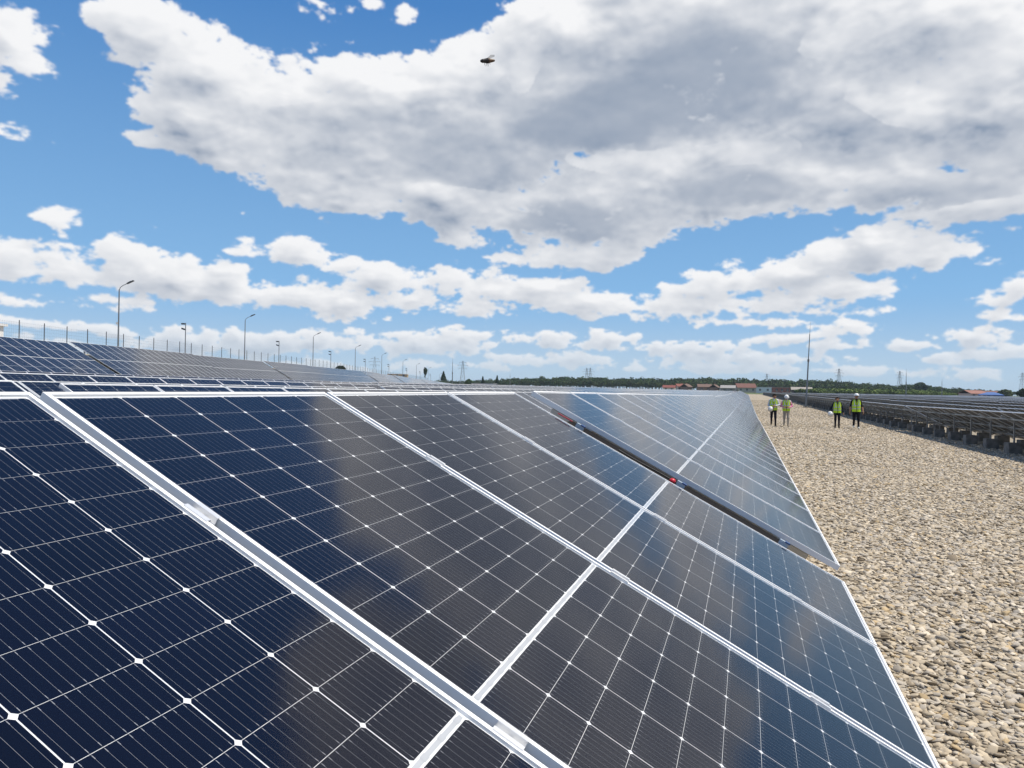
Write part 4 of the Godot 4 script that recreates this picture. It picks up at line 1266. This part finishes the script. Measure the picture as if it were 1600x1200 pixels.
func wood_mesh(seed_: int, h: float, crown: Vector3) -> Mesh:
	var r := RandomNumberGenerator.new(); r.seed = seed_
	var s := st()
	tube(s, Vector3(0, -0.3, 0), Vector3(0, h * 0.55, 0), h * 0.028, h * 0.017, 7)
	tube(s, Vector3(0, h * 0.55, 0), Vector3(0, h * 0.85, 0), h * 0.017, h * 0.006, 6)
	for k in 7:
		var a := TAU * k / 7.0 + r.randf(); var y := h * r.randf_range(0.3, 0.65)
		tube(s, Vector3(0, y, 0), Vector3(cos(a) * crown.x * 0.75, y + h * 0.2, sin(a) * crown.z * 0.75), h * 0.010, h * 0.003, 5)
	return s.commit()

func tree(called: String, label: String, at: Vector3, h: float, crown: Vector3, seed_: int, tone: Vector3, cone := false, lobes := 14, leaves := 1800):
	var t := thing(called, label, "tree", at, Basis.IDENTITY, "single trees on the horizon")
	part("trunk", wood_mesh(seed_, h, crown), M.bark, t)
	part("crown", crown_mesh(seed_, crown, lobes, leaves, crown.x * 0.10 + 0.12, cone, tone), M.leaf, t, Transform3D(Basis.IDENTITY, Vector3(0, h - crown.y * 0.97, 0)))

func build_wood():
	var r := RandomNumberGenerator.new(); r.seed = 303
	var w := thing("wood", "dark green wood forming the horizon behind the solar field", "wood")
	w.set_meta("kind", "stuff")
	var kinds := 5
	var at := []; var tint := []
	for k in kinds:
		at.append([]); tint.append([])
	# height of the tree tops by azimuth, in degrees above the eye
	var tops := [[-26.0, 0.45], [-20.5, 0.52], [-19.0, 0.62], [-15.0, 0.86], [-12.5, 0.90], [-7.7, 0.90], [-3.0, 0.95], [1.5, 0.90], [5.7, 0.90], [7.8, 0.72], [9.8, 0.66], [11.4, 0.70], [12.8, 0.52], [14.6, 0.42], [16.7, 0.30], [24.0, 0.25]]
	for row in 4:
		var az := -24.0
		while az < 24.0:
			az += r.randf_range(0.13, 0.34)
			var e := 0.4
			for k in tops.size() - 1:
				if az >= tops[k][0] and az < tops[k + 1][0]: e = lerpf(tops[k][1], tops[k + 1][1], (az - tops[k][0]) / (tops[k + 1][0] - tops[k][0]))
			var dist := 640.0 + row * 38.0 + r.randf_range(-14, 14)
			if az < -18.5: dist += 120.0
			var p := at_azel(az, dist)
			var top := EYE.y + tan(deg_to_rad(e)) * dist - p.y
			var h: float = top * 1.22 * r.randf_range(0.80, 1.06) * [0.72, 0.86, 0.95, 1.0][row]
			var k := r.randi() % kinds
			at[k].append(Transform3D(Basis(Vector3.UP, r.randf() * TAU) * Basis.from_scale(Vector3(h * r.randf_range(0.9, 1.35), h, h * r.randf_range(0.9, 1.35))), p))
			var v := r.randf_range(0.65, 1.35)
			tint[k].append(Color(v * r.randf_range(0.85, 1.2), v, v * r.randf_range(0.8, 1.15)))
	for k in kinds:
		var a := ArrayMesh.new()
		var c := crown_mesh(60 + k, Vector3(0.36, 0.42, 0.36), 10, 420, 0.055)
		a.add_surface_from_arrays(Mesh.PRIMITIVE_TRIANGLES, c.surface_get_arrays(0)); a.surface_set_material(0, M.leaf)
		var mm := MultiMesh.new()
		mm.transform_format = MultiMesh.TRANSFORM_3D
		mm.use_colors = true
		mm.mesh = a
		mm.instance_count = at[k].size()
		for i in at[k].size():
			mm.set_instance_transform(i, at[k][i].translated_local(Vector3(0, 0.56, 0)))
			mm.set_instance_color(i, tint[k][i])
		var o := MultiMeshInstance3D.new(); o.name = "crowns"; o.multimesh = mm
		w.add_child(o, true)
		var mt := MultiMesh.new()
		mt.transform_format = MultiMesh.TRANSFORM_3D
		mt.mesh = wood_mesh(60 + k, 1.0, Vector3(0.36, 0.42, 0.36))
		mt.instance_count = at[k].size()
		for i in at[k].size(): mt.set_instance_transform(i, at[k][i])
		o = MultiMeshInstance3D.new(); o.name = "trunks"; o.multimesh = mt; o.material_override = M.bark
		w.add_child(o, true)
	# lighter scrub before the wood on the right
	var sc := thing("scrub", "light green scrub between the right field and the wood", "bushes")
	sc.set_meta("kind", "stuff")
	var mm := MultiMesh.new()
	mm.transform_format = MultiMesh.TRANSFORM_3D
	mm.use_colors = true
	mm.mesh = crown_mesh(91, Vector3(1.0, 0.8, 1.0), 8, 260, 0.16, false, Vector3(0.085, 0.125, 0.03))
	var spots := []
	for i in 420:
		var az := r.randf_range(3.6, 13.6)
		var d := r.randf_range(430.0, 560.0)
		var p := at_azel(az, d)
		spots.append([p, r.randf_range(1.3, 2.6) * (1.0 - smoothstep(11.0, 14.0, az) * 0.5)])
	mm.instance_count = spots.size()
	for i in spots.size():
		mm.set_instance_transform(i, Transform3D(Basis(Vector3.UP, r.randf() * TAU) * Basis.from_scale(Vector3(1.6, 1, 1.6) * spots[i][1]), spots[i][0] + Vector3(0, spots[i][1] * 0.7, 0)))
		var v := r.randf_range(0.7, 1.3)
		mm.set_instance_color(i, Color(v, v, v))
	var o := MultiMeshInstance3D.new(); o.name = "bushes"; o.multimesh = mm; o.material_override = M.leaf
	sc.add_child(o)
	var dk := Vector3(0.022, 0.042, 0.020)
	tree("broadleaf_tree", "round green tree left of the low white building", at_azel(-20.75, 430.0), 6.2, Vector3(2.9, 2.2, 2.9), 71, Vector3(0.05, 0.09, 0.03))
	tree("conifer", "left pointed conifer at the left end of the wood", at_azel(-19.7, 470.0), 7.6, Vector3(2.0, 3.4, 2.0), 72, dk, true)
	tree("conifer", "right pointed conifer at the left end of the wood", at_azel(-18.6, 470.0), 8.4, Vector3(2.1, 3.8, 2.1), 73, dk, true)
	tree("conifer", "dark pointed conifer above the end of the bank tables", hill_point(46.0, 500.0, 6.6), 5.6, Vector3(2.2, 2.9, 2.2), 74, dk, true)
	tree("columnar_tree", "dark narrow upright tree behind the far lamps", hill_point(48.0, 412.0, 6.6), 6.2, Vector3(1.15, 2.9, 1.15), 75, Vector3(0.03, 0.055, 0.025), false, 22, 1600)
	tree("bush", "low round bush behind the fence above the bank tables", hill_point(45.0, 196.0, 5.0), 1.9, Vector3(1.5, 0.9, 1.5), 76, Vector3(0.04, 0.06, 0.03))
	tree("broadleaf_tree", "dark tree cut by the right edge of the picture", at_azel(17.05, 300.0), 4.9, Vector3(2.7, 2.3, 2.7), 77, dk)
	tree("broadleaf_tree", "domed tree standing out of the wood behind the right masts", at_azel(11.35, 620.0), 9.6, Vector3(5.0, 4.2, 5.0), 78, dk)
	tree("broadleaf_tree", "low tree right of the blue tent", at_azel(15.9, 440.0), 4.4, Vector3(4.2, 1.9, 4.2), 79, Vector3(0.05, 0.07, 0.03))

func house(label: String, at: Vector3, size: Vector3, roof_h: float, wall: Array, roof: Array, turn := 0.0, called := "house"):
	var t := thing(called, label, "house", at, Basis(Vector3.UP, turn), "houses at the end of the path")
	var s := st()
	box(s, Vector3(0, size.y * 0.5 - 0.5, 0), Vector3(size.x, size.y + 1.0, size.z))
	var w := part("wall", s.commit(), paint(wall[0], wall[1], wall[2], 0.9), t)
	s = st()
	var ov := 0.5
	var x := size.x * 0.5 + ov; var z := size.z * 0.5 + ov; var y := size.y
	if roof_h > 0.6:
		for e in [-1.0, 1.0]:
			var a := Vector3(-x, y - 0.1, e * z); var b := Vector3(x, y - 0.1, e * z); var c := Vector3(x, y + roof_h, 0); var d := Vector3(-x, y + roof_h, 0)
			if e > 0: quad(s, a, b, c, d)
			else: quad(s, b, a, d, c)
			tri(s, Vector3(e * (x - ov), y, z - ov), Vector3(e * (x - ov), y, -z + ov), Vector3(e * (x - ov), y + roof_h - 0.3, 0), Vector3(e, 0, 0))
			bar(s, a, b, 0.12, 0.16)
	else:
		box(s, Vector3(0, y + 0.12, 0), Vector3(size.x + 0.5, 0.24, size.z + 0.5))
	var rf := part("roof", s.commit(), paint(roof[0], roof[1], roof[2], 0.85), t)
	if roof_h > 0.6:
		s = st(); box(s, Vector3(size.x * 0.22, y + roof_h * 0.9, -0.6), Vector3(0.6, 1.3, 0.6))
		part("chimney", s.commit(), paint(0.3, 0.16, 0.12, 0.9), rf)
	var n := maxi(2, int(size.x / 3.0))
	for k in n:
		var wx := -size.x * 0.5 + (k + 0.5) * size.x / n
		s = st(); box(s, Vector3(wx, size.y * 0.58, size.z * 0.5), Vector3(1.1, 1.2, 0.10))
		var win := part("window", s.commit(), M.window, t)
		s = st(); box(s, Vector3(wx, size.y * 0.58 - 0.66, size.z * 0.5 + 0.06), Vector3(1.3, 0.1, 0.18)); box(s, Vector3(wx, size.y * 0.58, size.z * 0.5 + 0.055), Vector3(0.06, 1.2, 0.03))
		part("window_frame", s.commit(), M.white, win)

func build_houses():
	var red := [0.22, 0.075, 0.055]; var brown := [0.15, 0.095, 0.075]; var cream := [0.50, 0.46, 0.40]; var grey := [0.25, 0.24, 0.23]
	house("low house with bright red roof at the left of the village", at_azel(-5.55, 470.0) , Vector3(7, 2.2, 6), 1.5, cream, [0.20, 0.06, 0.048])
	house("small red roofed house beside the lowest red roof", at_azel(-4.75, 485.0), Vector3(5, 2.8, 5), 1.7, cream, red, 0.4)
	house("brown gabled house with dark wall second in the village", at_azel(-4.3, 480.0), Vector3(6, 2.7, 5), 1.8, [0.16, 0.12, 0.1], brown, 1.2)
	house("long brown roofed house in the middle of the village", at_azel(-3.0, 480.0), Vector3(8, 2.8, 6), 1.8, [0.2, 0.15, 0.12], [0.16, 0.10, 0.08], 0.2)
	house("dark gabled house right of the long brown roof", at_azel(-2.25, 475.0), Vector3(5, 2.7, 5), 1.8, [0.18, 0.13, 0.1], brown, 1.3)
	house("grey roofed house behind the end of the front row", at_azel(-1.3, 470.0), Vector3(8, 2.6, 7), 1.7, grey, [0.30, 0.29, 0.28])
	house("cream house with a large red roof at the path's end", at_azel(-0.1, 478.0), Vector3(11, 2.9, 9), 2.6, cream, [0.16, 0.07, 0.055], 0.25)
	house("white flat container building at the end of the path", at_azel(1.2, 465.0), Vector3(8.5, 3.3, 5), 0.3, [0.62, 0.64, 0.66], [0.6, 0.62, 0.64])
	house("reddish brick building with flat roof at the end of the path", at_azel(2.25, 470.0), Vector3(12, 3.4, 8), 0.3, [0.27, 0.10, 0.075], [0.35, 0.27, 0.23])
	house("low shed with pale roof beside the tall mast", at_azel(3.75, 475.0), Vector3(11, 2.2, 8), 1.6, [0.16, 0.15, 0.14], [0.32, 0.29, 0.26])
	house("long pale low building behind the scrub", at_azel(5.4, 570.0), Vector3(22, 2.8, 9), 0.3, [0.5, 0.5, 0.5], [0.55, 0.55, 0.54])
	house("white low building left of the wood", at_azel(-19.6, 395.0), Vector3(12, 3.1, 6), 0.3, [0.6, 0.61, 0.62], [0.30, 0.30, 0.31])
	house("brick house with pale gable at the right of the field", at_azel(14.25, 430.0), Vector3(9, 2.4, 8), 1.6, [0.45, 0.35, 0.3], [0.28, 0.13, 0.10], 0.5)
	house("red roofed house behind the blue tent", at_azel(15.0, 450.0), Vector3(9, 2.2, 7), 1.5, [0.4, 0.33, 0.3], [0.18, 0.09, 0.07])
	# blue tent
	var t := thing("tent", "bright blue tent roof at the right of the field", "tent", at_azel(15.25, 400.0))
	var s := st()
	for k in 4:
		var c := [Vector3(4.6, 1.9, 2.5), Vector3(4.6, 1.9, -2.5), Vector3(-4.6, 1.9, -2.5), Vector3(-4.6, 1.9, 2.5)]
		var a: Vector3 = c[k]; var b: Vector3 = c[(k + 1) % 4]; var apex := Vector3(1.4 if a.x + b.x > 0 else (-1.4 if a.x + b.x < 0 else 0.0), 3.1, 0)
		if k % 2 == 0: tri(s, a, b, apex, (b - a).cross(apex - a).normalized())
		else: quad(s, a, b, Vector3(signf(b.x) * 1.4, 3.1, 0), Vector3(signf(a.x) * 1.4, 3.1, 0))
		quad(s, a - Vector3(0, 0.35, 0), b - Vector3(0, 0.35, 0), b, a)
	part("canopy", s.commit(), paint(0.04, 0.12, 0.34, 0.7), t)
	for k in 4:
		s = st(); tube(s, Vector3(4.5 if k < 2 else -4.5, -0.2, 2.4 if k % 2 else -2.4), Vector3(4.5 if k < 2 else -4.5, 1.9, 2.4 if k % 2 else -2.4), 0.05, 0.05, 6)
		part("leg", s.commit(), M.white, t)
	# what shows over the bank
	house("white block building at the left edge behind the fence", hill_point(52.0, 70.0, bank_y(52.0, 70.0)), Vector3(5, 3.1, 5), 0.3, [0.74, 0.74, 0.73], [0.7, 0.7, 0.7], deg_to_rad(YAW))
	var v := thing("white_shed", "long white rounded roof behind the fence above the second bank table", "shed", hill_point(46.0, 94.0, bank_y(46.0, 94.0)), Basis(Vector3.UP, deg_to_rad(YAW)))
	s = st()
	for k in 8:
		var a1 := PI * k / 8; var a2 := PI * (k + 1) / 8
		quad(s, Vector3(cos(a1) * 2.6, 1.0 + sin(a1) * 0.75, 0), Vector3(cos(a1) * 2.6, 1.0 + sin(a1) * 0.75, -14), Vector3(cos(a2) * 2.6, 1.0 + sin(a2) * 0.75, -14), Vector3(cos(a2) * 2.6, 1.0 + sin(a2) * 0.75, 0))
		tri(s, Vector3(0, 0.9, 0), Vector3(cos(a1) * 2.6, 1.0 + sin(a1) * 0.75, 0), Vector3(cos(a2) * 2.6, 1.0 + sin(a2) * 0.75, 0), Vector3.BACK)
	part("roof", s.commit(), M.white, v)
	s = st(); box(s, Vector3(0, 0.4, -7), Vector3(5.1, 1.4, 13.9))
	part("wall", s.commit(), paint(0.5, 0.5, 0.5, 0.8), v)
	house("small pale building with ochre front behind the far lamps", hill_point(60.0, 392.0, 6.3), Vector3(10, 1.6, 6), 0.3, [0.42, 0.30, 0.17], [0.72, 0.70, 0.66], deg_to_rad(YAW))

func build_insect():
	var a := deg_to_rad(-19.7); var e := deg_to_rad(23.69)
	var d := Vector3(sin(a) * cos(e), sin(e), -cos(a) * cos(e))
	var t := thing("flying_insect", "small dark brown insect flying in front of the big cloud", "insect", EYE + d * 0.86, Basis(Vector3.UP, deg_to_rad(YAW)) * Basis(Vector3.BACK, 0.12) * Basis(Vector3.UP, 0.35))
	var k := Color(0.018, 0.014, 0.014); var br := Color(0.10, 0.05, 0.022)
	var bones := [[Vector3(-0.0055, -0.0004, 0), Vector3(-0.0015, 0, 0), 0.0020, 0.0026, k], [Vector3(0.0005, 0.0002, 0), Vector3(0.0062, 0.0006, 0), 0.0026, 0.0013, br], [Vector3(-0.0076, -0.0006, 0), Vector3(-0.0070, -0.0006, 0), 0.0015, 0.0017, k]]
	var mat := StandardMaterial3D.new(); mat.vertex_color_use_as_albedo = true; mat.roughness = 0.5
	part("body", field_mesh(bones, 0.0004, 0.0012), mat, t)
	for s_ in [-1.0, 1.0]:
		var s := st()
		var p := [Vector3(-0.002, 0.0020, s_ * 0.0015), Vector3(0.0005, 0.0030, s_ * 0.0075), Vector3(0.0045, 0.0028, s_ * 0.0085), Vector3(0.0055, 0.0022, s_ * 0.0050), Vector3(0.001, 0.0019, s_ * 0.0015)]
		for i in range(1, 4): tri(s, p[0], p[i], p[i + 1], Vector3.UP)
		var wm := StandardMaterial3D.new(); wm.albedo_color = Color(0.25, 0.2, 0.16, 0.45); wm.transparency = BaseMaterial3D.TRANSPARENCY_ALPHA; wm.roughness = 0.4
		part("wing", s.commit(), wm, t)
		for q in 3:
			s = st(); var b := Vector3(-0.004 + q * 0.0018, -0.0020, s_ * 0.0012)
			tube(s, b, b + Vector3(0.0004, -0.0012, s_ * 0.0014), 0.00022, 0.0002, 5); tube(s, b + Vector3(0.0004, -0.0012, s_ * 0.0014), b + Vector3(0.0014, -0.0030, s_ * 0.0012), 0.0002, 0.00012, 5)
			part("leg", s.commit(), M.black, t)

func build_scene():
	make_materials()
	build_ground()
	build_tables()
	build_gravel()
	build_fence()
	build_lamps()
	build_masts()
	build_houses()
	build_wood()
	build_people()
	build_insect()
